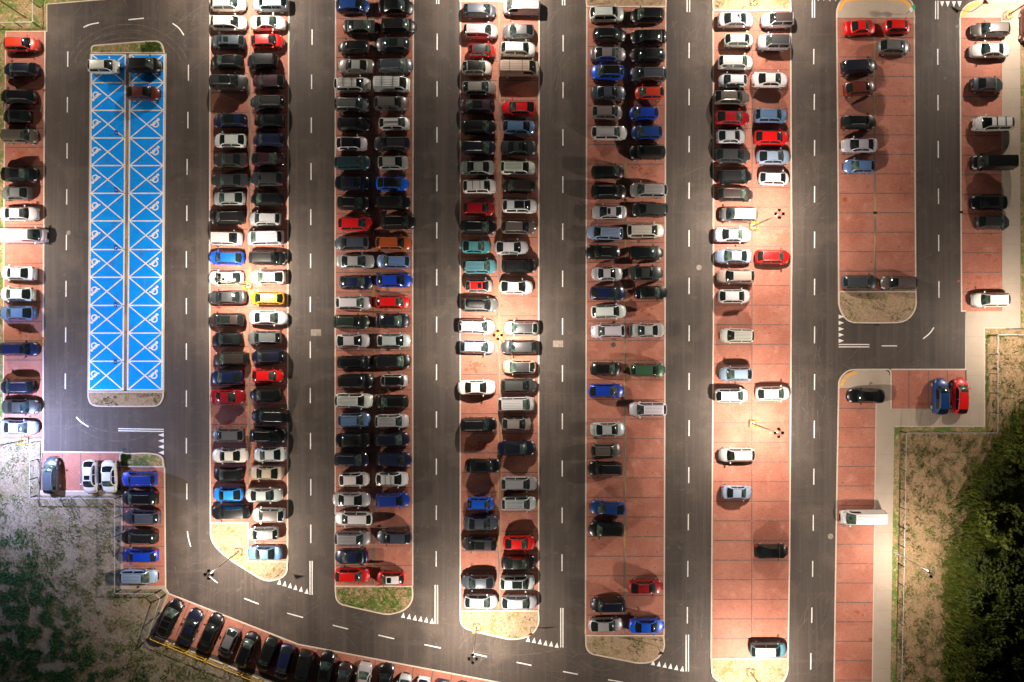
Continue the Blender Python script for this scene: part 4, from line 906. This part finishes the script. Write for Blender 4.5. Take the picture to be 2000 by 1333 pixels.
for pts, mi in isl:
    xs = [p[0] for p in pts]; ys = [p[1] for p in pts]
    if max(ys) < 3: continue
    sh = [((x-sum(xs)/len(xs))*.95+sum(xs)/len(xs), (y-sum(ys)/len(ys))*.90+sum(ys)/len(ys)) for x, y in pts]
    cx = sum(xs)/len(xs)
    w = {True: 'top ', False: ''}[max(ys) < 120]
    blades(sh, 420 if mi else 130, GRG, 'green_grass', .13, .055, cx*.01, .45, .0 if mi else .14, z=.09, label='green grass tufts on the %sgrass tip %s' % (w, 'of the blue bays' if cx < 340 and max(ys) < 800 else ('at lower left' if cx < 340 else {4: 'of first double row', 7: 'of second double row', 9: 'of third double row', 12: 'of fourth double row', 14: 'of fifth double row', 17: 'of sixth double row'}.get(int(cx/100), 'beside the road'))))
# tall reed grass along the edge of the wood
RE = [(1985, 800), (2030, 780), (2030, 1340), (1845, 1340), (1838, 1250), (1836, 1120), (1862, 1050), (1880, 960), (1925, 900)]
blades(RE, 7000, LG, 'reeds', .95, .09, 4.0, .3, -.45, lean=1.0, jit=13, label='tall yellow-green reeds bordering the dark wood at right')
# trees of the wood
def leafcloud(n, rx, rz_, size, seed):
    r = random.Random(seed); V_ = []; F_ = []; cl = []
    for _ in range(34):
        a = r.uniform(0, 6.283); q = math.sqrt(r.random()); h_ = r.uniform(-.6, 1)
        cl.append((rx*q*math.cos(a)*.85, rx*q*math.sin(a)*.85, rz_*h_*(1-.5*q), r.uniform(.16, .42)*rx*.75))
    for _ in range(n):
        cx, cy, cz, cr = r.choice(cl)
        v = Vector((r.gauss(0, 1), r.gauss(0, 1), r.gauss(0, .8))).normalized()*cr*(r.random()**.4)
        p = Vector((cx, cy, cz))+v; s = size*r.uniform(.5, 1.3)
        a = Vector((r.gauss(0, 1), r.gauss(0, 1), r.gauss(0, .6))).normalized(); b_ = a.orthogonal().normalized()*.55
        k = len(V_); V_ += [p-a*s*.5, p+b_*s*.5, p+a*s*.5, p-b_*s*.5]; F_.append((k, k+1, k+2, k+3))
    me = bpy.data.meshes.new('crown'); me.from_pydata([tuple(v) for v in V_], [], F_); return me, cl
TV = []
for i, (mt) in enumerate((LD, LG, LD)):
    me, cl = leafcloud(3000, 2.6, 2.1, (.38, .5, .42)[i], 40+i); me.materials.append(mt)
    m = MB(); m.tube((0, 0, 0), (.1, .05, 2.6), .17, .10, 8)
    for cx, cy, cz, cr in cl[:9]: m.tube((.08, .04, 2.0), (cx*.8, cy*.8, 3.6+cz*.7), .06, .015, 6)
    tm = bpy.data.meshes.new('trunk'); tm.from_pydata([tuple(v) for v in m.v], [], m.f); tm.materials.append(BARK); TV.append((me, tm))
TR = [(1968, 1028, 1.15, 1, 'bright green tree at the upper edge of the wood, right'), (2002, 1062, 1.2, 0, 'dark tree at right edge beside the bright green tree'), (1940, 1010, .75, 1, 'small green tree leaning toward the slope'),
      (1975, 935, .8, 0, 'upper small tree of the wood near right edge'), (2005, 900, .9, 1, 'topmost green tree of the wood at right edge'), (1945, 960, .6, 0, 'low dark bush tree between reeds and wood'),
      (1918, 1105, .7, 0, 'low dark tree in the reeds beside the lamp head'), (1960, 1120, 1.1, 0, 'dark tree in the middle of the wood'), (2000, 1150, 1.25, 2, 'large dark tree at the right edge, mid wood'),
      (1925, 1180, .95, 2, 'dark tree on the wood\'s left border, mid height'), (1965, 1200, 1.2, 0, 'large dark tree in the lower wood, inside'), (2005, 1235, 1.2, 2, 'dark tree at right edge of the lower wood'),
      (1915, 1245, .9, 0, 'dark tree at the lower left border of the wood'), (1955, 1275, 1.15, 2, 'dark tree near the bottom of the wood'), (2000, 1310, 1.25, 0, 'dark tree in the bottom right corner'), (1915, 1318, .95, 2, 'dark tree at the bottom border beside the reeds'), (1958, 1335, 1.1, 0, 'bottommost dark tree cut by the lower edge')]
for x, y, s, v, lb in TR:
    c = P(x, y); k = 1-4*s/CH; e = empty('tree', (c.x*k, c.y*k, .0), rv.uniform(0, 6.28)); e.scale = (s, s, s*rv.uniform(.8, 1.0)); tag(e, lb, 'tree', 'trees of the dark wood')
    for nme, me, z in (('trunk', TV[v][1], 0), ('crown', TV[v][0], 4.0)):
        o = bpy.data.objects.new(nme, me); COL.objects.link(o); o.parent = e; o.location = (0, 0, z)
